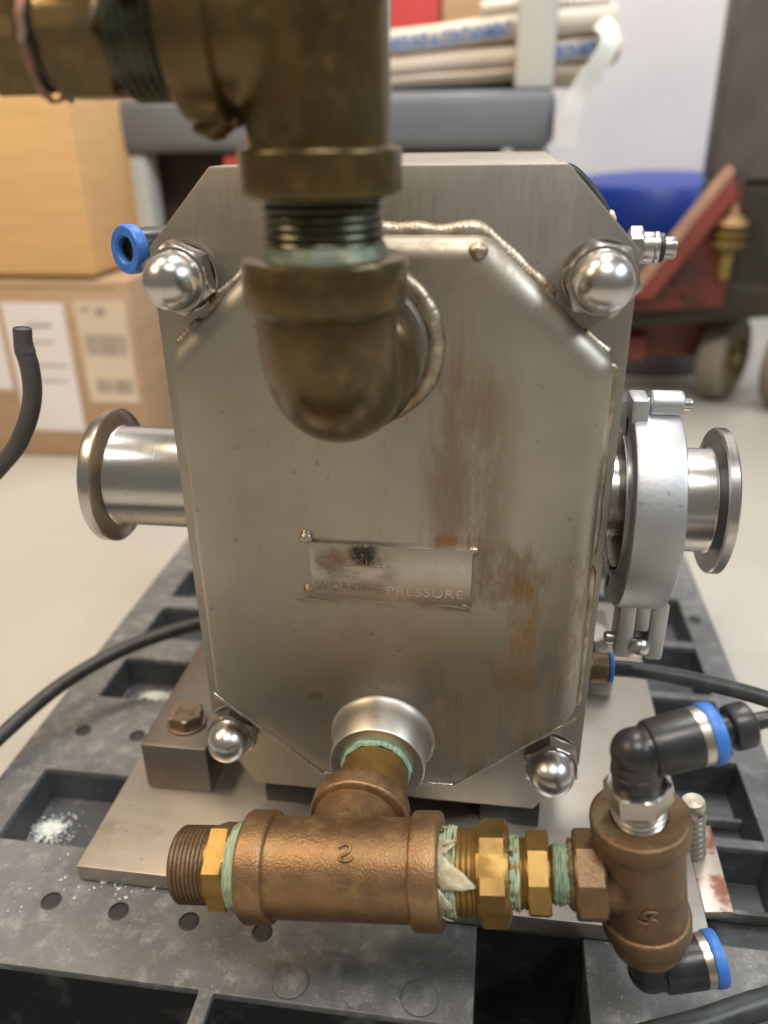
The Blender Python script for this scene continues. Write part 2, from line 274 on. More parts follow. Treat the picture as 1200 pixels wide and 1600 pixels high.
# ------------------------------------------------------------------ mesh builder
def frame(d, ref=None):
    d = Vector(d).normalized()
    if ref is None: ref = Vector((0, 0, 1)) if abs(d.z) < 0.9 else Vector((0, -1, 0))
    ref = Vector(ref)
    u = (ref - d * ref.dot(d)).normalized()
    return d, u, d.cross(u)
class G:
    def __init__(self): self.v = []; self.f = []
    def rings(self, rings, closed=True, cap0=False, cap1=False, loop=False):
        b = len(self.v); n = len(rings[0])
        for r in rings: self.v += [tuple(p) for p in r]
        m = len(rings)
        for i in range(m if loop else m - 1):
            a0 = b + i * n; a1 = b + ((i + 1) % m) * n
            for j in range(n if closed else n - 1):
                k = (j + 1) % n
                self.f.append((a0 + j, a0 + k, a1 + k, a1 + j))
        if cap0: self.f.append(tuple(b + j for j in range(n))[::-1])
        if cap1: self.f.append(tuple(b + (m - 1) * n + j for j in range(n)))
        return self
    def lathe(self, prof, o, d, seg=48, ref=None, a0=0.0, a1=None, cap0=False, cap1=False, shear=None, wob=0.0, ws=80):
        """prof: list of (radius, distance along d). shear: tilt of the rings like a thread."""
        d, u, w = frame(d, ref); o = Vector(o); R_ = []
        full = a1 is None; n = seg if full else seg + 1
        for r, t in prof:
            ring = []
            for j in range(n):
                a = a0 + (2 * math.pi * j / seg if full else (a1 - a0) * j / seg)
                sh = shear * math.cos(a) if shear else 0
                p = o + d * (t + sh) + (u * math.cos(a) + w * math.sin(a)) * r
                if wob and r > 1e-6:
                    p += (u * math.cos(a) + w * math.sin(a)) * wob * noise.noise(p * ws)
                ring.append(p)
            R_.append(ring)
        return self.rings(R_, full, cap0, cap1)
    def hex(self, o, d, h, r, ch=0.12, n=6, ref=None, a0=0.0, cap0=True, cap1=True):
        """chamfered hexagon: flats cut round at both ends"""
        d, u, w = frame(d, ref); o = Vector(o); seg = n * 8; ap = r * math.cos(math.pi / n); R_ = []
        def rad(a, lim):
            x = (a % (2 * math.pi / n)) - math.pi / n
            return min(ap / math.cos(x), lim)
        c = (r - ap) * 0.58 * ch / 0.12
        for t, lim in ((0, ap * 0.985), (c, r * 1.01), (h - c, r * 1.01), (h, ap * 0.985)):
            R_.append([o + d * t + (u * math.cos(a + a0) + w * math.sin(a + a0)) * rad(a, lim) for a in [2 * math.pi * j / seg for j in range(seg)]])
        return self.rings(R_, True, cap0, cap1)
    def tube(self, pts, r, seg=16, cap=True, closed=False):
        pts = [Vector(p) for p in pts]; R_ = []; prev = None; n = len(pts)
        rr = r if callable(r) else (lambda i: r)
        for i, p in enumerate(pts):
            t = (pts[(i + 1) % n] - pts[i - 1]) if closed else (pts[min(i + 1, n - 1)] - pts[max(i - 1, 0)])
            t.normalize()
            if prev is None: _, u, w = frame(t)
            else:
                u = (prev - t * prev.dot(t)).normalized(); w = t.cross(u)
            prev = u
            R_.append([p + (u * math.cos(a) + w * math.sin(a)) * rr(i) for a in [2 * math.pi * j / seg for j in range(seg)]])
        return self.rings(R_, True, cap and not closed, cap and not closed, loop=closed)
    def box(self, x0, x1, y0, y1, z0, z1):
        b = len(self.v)
        self.v += [(x, y, z) for z in (z0, z1) for y in (y0, y1) for x in (x0, x1)]
        for q in ((0, 2, 3, 1), (4, 5, 7, 6), (0, 1, 5, 4), (2, 6, 7, 3), (0, 4, 6, 2), (1, 3, 7, 5)): self.f.append(tuple(b + i for i in q))
        return self
    def prism(self, poly, y0, y1):
        """poly in x/z (counter-clockwise seen from -y), extruded y0..y1"""
        return self.rings([[(x, y0, z) for x, z in poly], [(x, y1, z) for x, z in poly]], True, True, True)
    def build(self, name, mat, root=None, bevel=0, bseg=2, angle=35, smooth=True, merge=False, origin=None):
        me = bpy.data.meshes.new(name)
        bm = bmesh.new()
        off = Vector(origin) if origin is not None else (root.matrix_world.translation if root else Vector((0, 0, 0)))
        vs = [bm.verts.new(Vector(p) - off) for p in self.v]
        for f in self.f:
            try: bm.faces.new([vs[i] for i in f])
            except ValueError: pass
        if merge: bmesh.ops.remove_doubles(bm, verts=bm.verts, dist=1e-6)
        bmesh.ops.recalc_face_normals(bm, faces=bm.faces)
        if bevel:
            es = [e for e in bm.edges if len(e.link_faces) == 2 and e.calc_face_angle(0) > R(28)]
            bmesh.ops.bevel(bm, geom=es, offset=bevel, segments=bseg, profile=0.5, affect='EDGES', clamp_overlap=True)
        bm.to_mesh(me); bm.free()
        if smooth:
            me.shade_smooth(); me.set_sharp_from_angle(angle=R(angle))
        me.materials.append(mat)
        o = bpy.data.objects.new(name, me); COL.objects.link(o)
        if root: o.parent = root
        elif origin is not None: o.location = origin
        return o
WORLD = {}
def thing(name, label, cat, loc, group=None):
    o = bpy.data.objects.new(name, None); COL.objects.link(o); o.location = loc; o.empty_display_size = 0.02
    o.matrix_world = Matrix.Translation(Vector(loc))
    o['label'] = label; o['category'] = cat
    if group: o['group'] = group
    return o
def tag(o, label, cat, group=None):
    o['label'] = label; o['category'] = cat
    if group: o['group'] = group
    return o
def reparent(o, p):
    """make o (built in world space under p's root) a sub-part of p; both share the root's frame"""
    o.parent = p
    return o
def sub(g, name, mat, part, root, **k):
    o = g.build(name, mat, None, origin=root.matrix_world.translation, **k)
    o.location = (0, 0, 0); o.parent = part
    return o
def arc(c, r, a0, a1, n, u, w):
    c = Vector(c); u = Vector(u); w = Vector(w)
    return [c + (u * math.cos(a0 + (a1 - a0) * i / n) + w * math.sin(a0 + (a1 - a0) * i / n)) * r for i in range(n + 1)]
def bez(pts, n=10):
    """Catmull-Rom through pts"""
    P = [Vector(p) for p in pts]; P = [P[0] * 2 - P[1]] + P + [P[-1] * 2 - P[-2]]; out = []
    for i in range(1, len(P) - 2):
        for k in range(n):
            t = k / n
            out.append(0.5 * ((2 * P[i]) + (-P[i - 1] + P[i + 1]) * t + (2 * P[i - 1] - 5 * P[i] + 4 * P[i + 1] - P[i + 2]) * t * t + (-P[i - 1] + 3 * P[i] - 3 * P[i + 1] + P[i + 2]) * t ** 3))
    out.append(P[-2]); return out
def thread(r, depth, t0, t1, pitch):
    n = max(1, round((t1 - t0) / pitch)); p = (t1 - t0) / n; out = []
    for i in range(n):
        a = t0 + i * p
        out += [(r - depth, a), (r - depth * 0.15, a + p * 0.36), (r, a + p * 0.5), (r - depth * 0.15, a + p * 0.64)]
    return out + [(r - depth, t1)]
def rprof(r, t0, t1, b, inner=0.0):
    """plain cylinder profile with rounded rims"""
    out = [(inner, t0)] if inner is not None else []
    for k in range(5):
        a = math.pi / 2 * k / 4; out.append((r - b + b * math.sin(a), t0 + b - b * math.cos(a)))
    for k in range(5):
        a = math.pi / 2 * k / 4; out.append((r - b + b * math.cos(a), t1 - b + b * math.sin(a)))
    if inner is not None: out.append((inner, t1))
    return out

# ------------------------------------------------------------------ setting
ZB = -0.302      # top of the base plate
ZP = -0.318      # top of the pallet
ZF = -0.450      # floor
g = G(); g.v = [(-14, -14, ZF), (14, -14, ZF), (14, 14, ZF), (-14, 14, ZF)]; g.f = [(0, 1, 2, 3)]
o = g.build('floor', M['floor'], smooth=False); o['kind'] = 'structure'
o = G().box(-5, 5, 2.6, 2.75, ZF, 3.2).build('wall', M['wall'], smooth=False); o['kind'] = 'structure'

# ------------------------------------------------------------------ pallet
pal = thing('plastic_pallet', 'black plastic pallet with recessed pockets carrying the steel base plate', 'pallet', (0, 0.15, ZF))
X0, X1, Y0, Y1 = -0.347, 0.317, -0.30, 0.56
pockets = []   # x0,x1,y0,y1,depth
for a, b in ((-0.046, 0.031), (0.131, 0.196), (0.234, 0.298), (0.321, 0.385), (0.42, 0.50)): pockets.append((-0.312, -0.195, a, b, 0.032))
for a, b in ((-0.068, 0.018), (0.027, 0.113), (0.123, 0.197), (0.206, 0.286), (0.296, 0.385), (0.42, 0.50)): pockets.append((0.185, 0.288, a, b, 0.036))
pockets += [(-0.300, -0.108, -0.27, -0.1445, 0.11), (-0.098, 0.0655, -0.27, -0.1455, 0.11), (0.0695, 0.142, -0.27, -0.072, 0.11)]
xs = sorted({X0, X1} | {p[0] for p in pockets} | {p[1] for p in pockets}); ys = sorted({Y0, Y1} | {p[2] for p in pockets} | {p[3] for p in pockets})
def in_pocket(x, y):
    for i, p in enumerate(pockets):
        if p[0] < x < p[1] and p[2] < y < p[3]: return i
    return -1
deck = G(); pk = [G() for _ in pockets]
cell = {}
for i in range(len(xs) - 1):
    for j in range(len(ys) - 1):
        c = in_pocket((xs[i] + xs[i + 1]) / 2, (ys[j] + ys[j + 1]) / 2); cell[i, j] = c
def vid(gg, d, p):
    if p not in d: d[p] = len(gg.v); gg.v.append(p)
    return d[p]
D = {}
for (i, j), c in cell.items():
    q = [(xs[i], ys[j]), (xs[i + 1], ys[j]), (xs[i + 1], ys[j + 1]), (xs[i], ys[j + 1])]
    if c < 0: deck.f.append(tuple(vid(deck, D, (*p, ZP)) for p in q))
    else:
        z = ZP - 0.006; deck_sides = ((0, 1, 0, -1), (1, 2, 1, 0), (2, 3, 0, 1), (3, 0, -1, 0))
        for a, b, di, dj in deck_sides:
            if cell.get((i + di, j + dj), -1) != c:
                deck.f.append(tuple(vid(deck, D, p) for p in ((*q[a], ZP), (*q[b], ZP), (*q[b], z), (*q[a], z))))
for i in range(len(xs) - 1):
    for y in (Y0, Y1): deck.f.append(tuple(vid(deck, D, p) for p in ((xs[i], y, ZP), (xs[i + 1], y, ZP), (xs[i + 1], y, ZF + 0.004), (xs[i], y, ZF + 0.004))))
for j in range(len(ys) - 1):
    for x in (X0, X1): deck.f.append(tuple(vid(deck, D, p) for p in ((x, ys[j], ZP), (x, ys[j + 1], ZP), (x, ys[j + 1], ZF + 0.004), (x, ys[j], ZF + 0.004))))
deck.build('deck', M['pallet'], pal, bevel=0.0028, bseg=2)
for i, p in enumerate(pockets):
    z = ZP - p[4]
    fl = G(); lo = [(p[0] + .0, p[2]), (p[1], p[2]), (p[1], p[3]), (p[0], p[3])]; dr_ = 0.0025
    li = [(p[0] + dr_, p[2] + dr_), (p[1] - dr_, p[2] + dr_), (p[1] - dr_, p[3] - dr_), (p[0] + dr_, p[3] - dr_)]
    fl.rings([[(*q, ZP - 0.006) for q in lo], [(*q, z) for q in li]], True, False, True)
    fl.build('pocket_tray', M['pocket_deep_shade'] if p[4] > 0.05 else M['pocket'], pal, bevel=0.0015)
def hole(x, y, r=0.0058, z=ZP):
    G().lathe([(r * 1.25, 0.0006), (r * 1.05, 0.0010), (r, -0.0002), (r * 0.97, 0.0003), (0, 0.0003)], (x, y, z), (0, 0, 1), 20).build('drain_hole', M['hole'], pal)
for x, y in ((-0.238, -0.095), (-0.1855, -0.0967), (-0.1323, -0.098), (-0.0785, -0.0995), (-0.302, 0.0806), (-0.2487, 0.0803), (0.304, -0.03), (0.3, 0.17), (0.298, 0.34)): hole(x, y)
hole(-0.236, -0.030, 0.0095, ZP - 0.030); hole(-0.246, 0.140, 0.0085, ZP - 0.030)
# front recess ribs and floor detail
for x in (-0.215, 0.012): G().box(x - 0.0035, x + 0.0035, -0.268, -0.19, ZP - 0.11, ZP - 0.03).build('rib', M['pallet'], pal, bevel=0.001)
for y in (-0.02, 0.07): G().box(0.187, 0.286, y - 0.002, y + 0.002, ZP - 0.0345, ZP - 0.024).build('rib', M['pallet'], pal, bevel=0.0008)
for x in (-0.05, 0.035): G().lathe(rprof(0.012, 0, 0.0016, 0.001), (x, -0.132, ZP), (0, 0, 1), 24).build('moulded_disc', M['pallet'], pal)
def crumbs(name, x, y, z, rx, ry, n, label):
    gg = G()
    for _ in range(n):
        a = random.uniform(0, 6.283); k = abs(random.gauss(0, 0.55))
        p = Vector((x + rx * k * math.cos(a), y + ry * k * math.sin(a), z + (max(0, (0.0055 * (1 - k))) if n > 100 else 0)))
        s = random.uniform(0.0005, 0.0018) * (1.15 - 0.5 * min(k, 1))
        b = len(gg.v)
        for dx, dy, dz in ((1, 0, 0), (0, 1, 0), (-1, 0, 0), (0, -1, 0), (0, 0, 1), (0, 0, -0.4)):
            gg.v.append(tuple(p + Vector((dx * s * random.uniform(.6, 1.3), dy * s * random.uniform(.6, 1.3), dz * s * random.uniform(.6, 1.2)))))
        for i in range(4):
            gg.f.append((b + i, b + (i + 1) % 4, b + 4)); gg.f.append((b + (i + 1) % 4, b + i, b + 5))
    o = gg.build(name, M['powder'], origin=(x, y, z), smooth=False)
    o['kind'] = 'stuff'; o['label'] = label; o['category'] = 'powder'
crumbs('white_crumbs', -0.292, -0.010, ZP - 0.030, 0.017, 0.016, 800, 'white powdery crumbs heaped in the pallet pocket beside the base plate')
crumbs('white_crumbs', -0.272, 0.170, ZP - 0.030, 0.026, 0.012, 600, 'thin scatter of white crumbs in the pallet pocket under the black hose')
crumbs('white_crumbs', -0.20, -0.075, ZP + 0.0008, 0.075, 0.03, 70, 'stray white specks over the pallet deck in front of the base plate')

# ------------------------------------------------------------------ base plate, strip, stud
bp = thing('base_plate', 'thick dull metal base plate lying on the black pallet under the pump', 'plate', (0, 0.12, ZB - 0.0155))
G().box(-0.2255, 0.2235, -0.076, 0.34, ZB - 0.0145, ZB).build('plate', M['baseplate'], bp, bevel=0.0009)
st = thing('steel_strip', 'short pale steel strip with rust smears beside the base plate corner', 'metal strip', (0.236, -0.01, ZP + 0.001))
G().rings([[(0.2262, -0.050, z), (0.2462, -0.047, z), (0.247, 0.03, z), (0.2262, 0.03, z)] for z in (ZP + 0.001, ZP + 0.008)], True, True, True).build('strip', M['strip'], st, bevel=0.0006)
sd = thing('threaded_stud', 'bright threaded steel stud standing upright beside the brown bronze tee', 'stud', (0.229, 0.0, ZP + 0.008))
G().lathe([(0, 0)] + thread(0.0086, 0.0024, 0.0, 0.044, 0.0052) + [(0.0082, 0.0445), (0.0085, 0.046), (0.0085, 0.0535), (0.0076, 0.055), (0.0012, 0.055), (0, 0.0538)], (0.229, 0.0, ZP + 0.008), (-0.16, -0.02, 0.98), 28, shear=0.0004).build('threaded_shank', M['zinc'], sd)

# ------------------------------------------------------------------ the pump
pump = thing('jacketed_pump', 'stainless steel octagonal pump with welded jacket and rust streaks on its front', 'pump', PUMP_O)
W, H1, H2, C1, C2 = 0.1375, 0.168, 0.280, 0.041, 0.047
def octo(w, t, b, ct, cb, ctz=None, cbz=None):
    ctz = ctz or ct; cbz = cbz or cb
    return [(-w + cb, -b), (w - cb, -b), (w, -b + cbz), (w, t - ctz), (w - ct, t), (-w + ct, t), (-w, t - ctz), (-w, -b + cbz)]
G().prism(octo(W, H1, H2, C1, 0.030, 0.043, C2), 0.0, 0.024).build('front_plate', M['plate'], pump, bevel=0.0009)
G().prism(octo(W - 0.0012, H1 - 0.0012, H2 - 0.001, C1, 0.030, 0.043, C2), 0.0242, 0.27).build('housing', M['plate'], pump, bevel=0.0015)
# jacket pan: flat front with wide rolled edges
JT, JB, JW = 0.1295, 0.2427, 0.1245
def jring(y, ins):
    p = octo(JW - ins, JT - ins, JB - ins, 0.0715, 0.0765, 0.066, 0.0655)
    return p
def rounded(poly, r, n=4):
    out = []; N = len(poly)
    for i in range(N):
        p0, p1, p2 = Vector(poly[i - 1]), Vector(poly[i]), Vector(poly[(i + 1) % N])
        a = p1 + (p0 - p1).normalized() * r; b = p1 + (p2 - p1).normalized() * r
        for k in range(n + 1):
            t = k / n; out.append(tuple(a * (1 - t) ** 2 + p1 * 2 * t * (1 - t) + b * t * t))
    return out
rings = []
base = octo(JW, JT, JB, 0.0715, 0.0765, 0.066, 0.0655)
cx0, cz0 = 0.0, (JT - JB) / 2
def inset(poly, d):
    N = len(poly); out = []
    for i in range(N):
        p0, p1, p2 = Vector(poly[i - 1]), Vector(poly[i]), Vector(poly[(i + 1) % N])
        e1, e2 = (p1 - p0).normalized(), (p2 - p1).normalized()
        n1, n2 = Vector((-e1.y, e1.x)), Vector((-e2.y, e2.x))
        k = (n1 + n2) / (1 + n1.dot(n2)); out.append(tuple(p1 + k * d))
    return out
def inset_e(poly, ds):
    """inset each edge i (from vertex i to i+1) by its own distance"""
    N = len(poly); out = []
    for i in range(N):
        p0, p1, p2 = Vector(poly[i - 1]), Vector(poly[i]), Vector(poly[(i + 1) % N])
        e1, e2 = (p1 - p0).normalized(), (p2 - p1).normalized()
        n1, n2 = Vector((-e1.y, e1.x)), Vector((-e2.y, e2.x)); d1, d2 = ds[i - 1], ds[i]
        det = n1.x * n2.y - n1.y * n2.x
        out.append((p1.x + (d1 * n2.y - d2 * n1.y) / det, p1.y + (n1.x * d2 - n2.x * d1) / det))
    return out
ROLL = [0.0020, 0.0020, 0.0150, 0.0160, 0.0120, 0.0125, 0.0055, 0.0020]
base = inset_e(base, [-0.0005, -0.0005, -0.0045, -0.0055, -0.0040, -0.0045, -0.0008, -0.0005])
rings.append([(x, 0.0005, z) for x, z in rounded(base, 0.006)])
YR = 0.0120
rings.append([(x, -0.022 + YR, z) for x, z in rounded(base, 0.006)])
for k in range(1, 9):
    a = math.pi / 2 * k / 8
    rings.append([(x, -0.022 + YR - YR * math.sin(a), z) for x, z in rounded(inset_e(base, [d * (1 - math.cos(a)) for d in ROLL]), 0.006)])
rings.append([(x, -0.022, z) for x, z in rounded(inset_e(base, [d + 0.012 for d in ROLL]), 0.006)])
gj = G().rings(rings, True, False, True)
gj.build('jacket', M['jacket'], pump, angle=50)
# bright bead added for the glint line along the lower rim of the pan
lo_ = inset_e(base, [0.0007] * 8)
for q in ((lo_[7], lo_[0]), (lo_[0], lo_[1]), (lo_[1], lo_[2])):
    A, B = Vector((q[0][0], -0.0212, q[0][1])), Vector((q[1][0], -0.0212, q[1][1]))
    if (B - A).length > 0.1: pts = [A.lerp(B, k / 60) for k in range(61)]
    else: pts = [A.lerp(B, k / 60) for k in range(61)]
    G().tube(pts, lambda i: 0.0012 * (1 + 0.25 * noise.noise(Vector((i * 0.3, A.x * 50, 1)))), 10).build('glint_edge', M['bright'], pump, angle=60)
# welds
def weld(path, r, name='weld_bead', seed=0):
    """fillet weld: a low rippled bead half sunk into the corner of plate and pan"""
    P = [Vector(p) for p in path]; pts = []
    for a, b in zip(P[:-1], P[1:]):
        n = max(4, int((b - a).length / 0.0006)); pts += [a.lerp(b, k / n) for k in range(n)]
    pts.append(P[-1]); N = len(pts) - 1
    pts = [p + Vector((noise.noise(p * 70 + Vector((seed, 0, 0))), 0, noise.noise(p * 70 + Vector((0, seed, 3))))) * 0.0011 for p in pts]
    for _ in range(8): pts = [pts[0]] + [(pts[i - 1] + pts[i] * 2 + pts[i + 1]) / 4 for i in range(1, N)] + [pts[-1]]
    ph = [0.0]
    for i in range(N): ph.append(ph[-1] + (0.20 + 0.10 * noise.noise(Vector((i * 0.06, seed, 2)))))
    def rr(i):
        e = min(i, N - i) / 7
        return r * (0.97 + 0.045 * (1 - (ph[i] % 1.0))) * (1 + 0.22 * noise.noise(Vector((i * 0.035, seed * 3.1, 1)))) * (math.sqrt(min(1, e)) if e < 1 else 1) + 0.0003
    gg = G().tube(pts, rr, 16)
    gg.v = [(x, (y + 0.0008) * 0.58 - 0.0008, z) for x, y, z in gg.v]
    gg.build(name, M['weld'], pump, angle=70)
yw = -0.0022
weld([(-0.046, yw, 0.1315), (0.0500, yw, 0.1325), (0.0535, yw, 0.1310), (0.0930, yw, 0.0970)], 0.0072, seed=1)
weld([(0.1085, yw, 0.0815), (0.1275, yw, 0.0650)], 0.0056, seed=3)
weld([(-0.126, yw, 0.0665), (-0.107, yw, 0.084)], 0.0052, seed=4)
weld([(-0.103, yw, 0.089), (-0.073, yw, 0.1155)], 0.0058, seed=5)
weld([(-0.064, yw, 0.1255), (-0.056, yw, 0.1315)], 0.0050, seed=6)
weld([(0.1290, -0.003, 0.060), (0.1295, -0.003, -0.060)], 0.0030, seed=7)
weld([(0.1293, -0.003, -0.066), (0.1291, -0.003, -0.178)], 0.0040, seed=8)
# corner lump on the upper right of the jacket
def lump(p, r, name, mat='weld', d=(0, -1, 0), flat=0.6, root=pump, part=None):
    prof = [(r * math.cos(a), r * flat * math.sin(a)) for a in [math.pi / 2 * k / 6 for k in range(7)]]
    prof = [(r * 1.05, -r * 0.3)] + prof[:-1] + [(0, r * flat)]
    gg = G().lathe(prof, p, d, 18, wob=r * 0.35, ws=220)
    return sub(gg, name, M[mat], part, root, angle=60) if part else gg.build(name, M[mat], root, angle=60)
lump((0.0520, -0.0205, 0.1265), 0.0046, 'weld_lump'); lump((0.1275, -0.010, 0.0620), 0.0050, 'weld_lump')
# pipe bosses
XB, ZU, ZL = -0.0115, 0.0775, -0.2035
bo = G().lathe([(0.039, 0.0), (0.039, 0.016), (0.0382, 0.0175), (0.028, 0.0175), (0.028, 0.004)], (XB, -0.0215, ZU), (0, -1, 0), 56).build('upper_boss', M['plate'], pump)
pts = [(XB + 0.0425 * math.cos(a), -0.0225, ZU + 0.0425 * math.sin(a)) for a in [2 * math.pi * i / 240 for i in range(240)]]
sub(G().tube(pts, lambda i: 0.0056 * (0.94 + 0.08 * math.sqrt(1 - (i % 6) / 6)) * (1 + 0.12 * noise.noise(Vector((i * .1, 3, 3)))), 12, closed=True), 'weld_ring', M['weld'], bo, pump, angle=60)
XL = -0.003
lb = G().lathe([(0.0390, -0.0006), (0.0368, 0.0006), (0.0352, 0.0024), (0.0341, 0.0055), (0.0335, 0.0100), (0.0325, 0.0285), (0.0317, 0.0296), (0.0262, 0.0299), (0.0232, 0.0290), (0.0228, 0.010)], (XL, -0.0215, ZL), (0, -1, 0), 64, wob=0.0005, ws=45).build('lower_boss', M['satin'], pump)
# name plate
np_ = G().box(-0.0472, 0.0558, -0.0248, -0.0218, -0.0885, -0.0482)
npo = np_.build('nameplate', M['tag'], pump, bevel=0.0007)
def lettering(txt, x, z, size, y, width, mat='letter'):
    cu = bpy.data.curves.new('lettering', 'FONT'); cu.body = txt; cu.size = size; cu.extrude = 0.00022; cu.align_x = 'LEFT'; cu.offset = -0.00022
    tmp = bpy.data.objects.new('lettering', cu); COL.objects.link(tmp)
    dg = bpy.context.evaluated_depsgraph_get()
    me = bpy.data.meshes.new_from_object(tmp.evaluated_get(dg)); bpy.data.objects.remove(tmp)
    xs_ = [v.co.x for v in me.vertices]; k = width / (max(xs_) - min(xs_)); x_0 = min(xs_)
    off = pump.matrix_world.translation
    for v in me.vertices:
        px, pz, d = (v.co.x - x_0) * k, v.co.y, v.co.z
        v.co = Vector((x + px, y - d, z + pz)) - off
    me.materials.clear(); me.materials.append(M[mat])
    o = bpy.data.objects.new('lettering', me); COL.objects.link(o); o.parent = npo
M['letter'] = steel('scratched_letter_steel', base=(0.80, 0.74, 0.66), dark=(0.42, 0.37, 0.30), rough=(0.3, 0.5), stretch=(1, 1, 1), sc_=200)
M['letter_worn'] = steel('worn_letter_steel', base=(0.40, 0.33, 0.23), dark=(0.28, 0.21, 0.13), rough=(0.3, 0.5), stretch=(1, 1, 1), sc_=200)
lettering('CASING', -0.0435, -0.0640, 0.0088, -0.0249, 0.0425, 'letter_worn')
lettering('MAXIMUM', 0.0075, -0.0650, 0.0088, -0.0249, 0.0425)
lettering('WORKING', -0.0440, -0.0822, 0.0088, -0.0249, 0.0420, 'letter_worn')
lettering('PRESSURE', 0.0025, -0.0832, 0.0088, -0.0249, 0.0480)
for x, z, r in ((-0.0492, -0.0455, 0.0042), (-0.0490, -0.0855, 0.0044), (0.0560, -0.0495, 0.0032), (0.0520, -0.0900, 0.0040)):
    lump((x, -0.0225, z), r, 'spot_weld', part=npo, flat=0.9)
# acorn nuts
def acorn(x, z, s, phase, tilt=0):
    n0 = bpy.data.objects.new('acorn_nut', None)
    d = (0, -1, 0); O = (x, 0.0, z)
    hb = G().lathe([(0.0218 * s, -0.0005), (0.0218 * s, 0.0014), (0.0205 * s, 0.0018)], O, d, 40)
    hb.hex((x, -0.0021, z), d, 0.0130 * s, 0.0222 * s, ch=0.07, a0=phase)
    h = hb.build('acorn_nut', M['nut'], pump, angle=14)
    r = 0.0168 * s; y0 = -0.0021 - 0.0130 * s
    prof = [(r * 1.03, -0.001), (r * 1.03, 0.0012 * s), (r, 0.0018 * s), (r, 0.006 * s)] + [(r * math.cos(a), 0.006 * s + r * math.sin(a)) for a in [math.pi / 2 * k / 12 for k in range(1, 12)]] + [(0, 0.006 * s + r)]
    sub(G().lathe(prof, (x, y0, z), d, 48), 'dome', M['chrome'], h, pump, angle=40)
acorn(-0.1178, 0.1098, 0.95, R(8)); acorn(0.1178, 0.1112, 0.95, R(20)); acorn(-0.1195, -0.2225, 0.90, R(0)); acorn(0.1165, -0.2255, 0.94, R(6))
# side ports
YP, ZS = 0.05, -0.041
lp = G().lathe([(0.0358, 0.0), (0.0358, 0.064), (0.0368, 0.0655), (0.0470, 0.0675), (0.0485, 0.0690), (0.0485, 0.0760), (0.0475, 0.0775), (0.0360, 0.0775), (0.0330, 0.0775), (0.0330, 0.02)], (-0.136, YP, ZS), (-1, 0, 0), 72).build('left_port', M['bright'], pump)
wl = [(-0.1385, YP + 0.0362 * math.cos(a), ZS + 0.0362 * math.sin(a)) for a in [2 * math.pi * i / 120 for i in range(120)]]
sub(G().tube(wl, lambda i: 0.003 * (0.8 + 0.3 * math.sqrt(1 - (i % 5) / 5)), 10, closed=True), 'weld_ring', M['bolt'], lp, pump, angle=60)
G().lathe([(0.0300, 0.0), (0.0300, 0.010), (0.042, 0.0115), (0.0475, 0.0125), (0.0475, 0.022), (0.03, 0.033), (0.027, 0.033)], (0.136, YP, ZS), (1, 0, 0), 64).build('right_port', M['bright'], pump)
# mounting blocks and gap shade
def block(x0, x1, y0, y1, z1, bx, by):
    b = G().box(x0, x1, y0, y1, ZB, z1).build('mounting_block', M['block'], pump, bevel=0.0022)
    gb = G().lathe(rprof(0.0165, 0, 0.0024, 0.0008), (bx, by, z1), (0, 0, 1), 32).hex((bx, by, z1 + 0.0022), (0, 0, 1), 0.0105, 0.0150, a0=R(14))
    h = sub(gb, 'hex_bolt', M['bolt'], b, pump, angle=14)
block(-0.2045, -0.1495, 0.0055, 0.24, -0.2565, -0.1755, 0.035)
G().hex((0.168, 0.20, -0.262), (0, 0, 1), 0.013, 0.0155).build('hex_bolt', M['nut'], pump, angle=14)
G().box(0.150, 0.186, 0.17, 0.26, ZB, -0.262).build('mounting_block', M['block'], pump, bevel=0.002)
for x0, x1 in ((-0.103, -0.058), (0.068, 0.113)): G().box(x0, x1, 0.004, 0.10, ZB, -0.278).build('gap_shade_box', M['gasket'], pump, bevel=0.001)  # dark boxes added for the shade in the gap under the pump
# strip of mark on bolt head
mk = G().box(-0.183, -0.168, 0.0335, 0.0368, -0.24365, -0.2434).box(-0.183, -0.1805, 0.029, 0.041, -0.24366, -0.24342).box(-0.1705, -0.168, 0.029, 0.041, -0.24367, -0.24343)
mk.build('head_mark', M['crud'], pump, smooth=False)
# dark cable looped behind the chamfer
G().tube(bez([(0.085, 0.10, 0.155), (0.103, 0.112, 0.160), (0.118, 0.118, 0.1490), (0.1295, 0.12, 0.134), (0.130, 0.12, 0.122)], 8), 0.0042, 12).build('cable', M['gasket'], pump)
lump((0.1345, 0.12, 0.130), 0.0042, 'cable_clip', mat='paper_tan', flat=1)

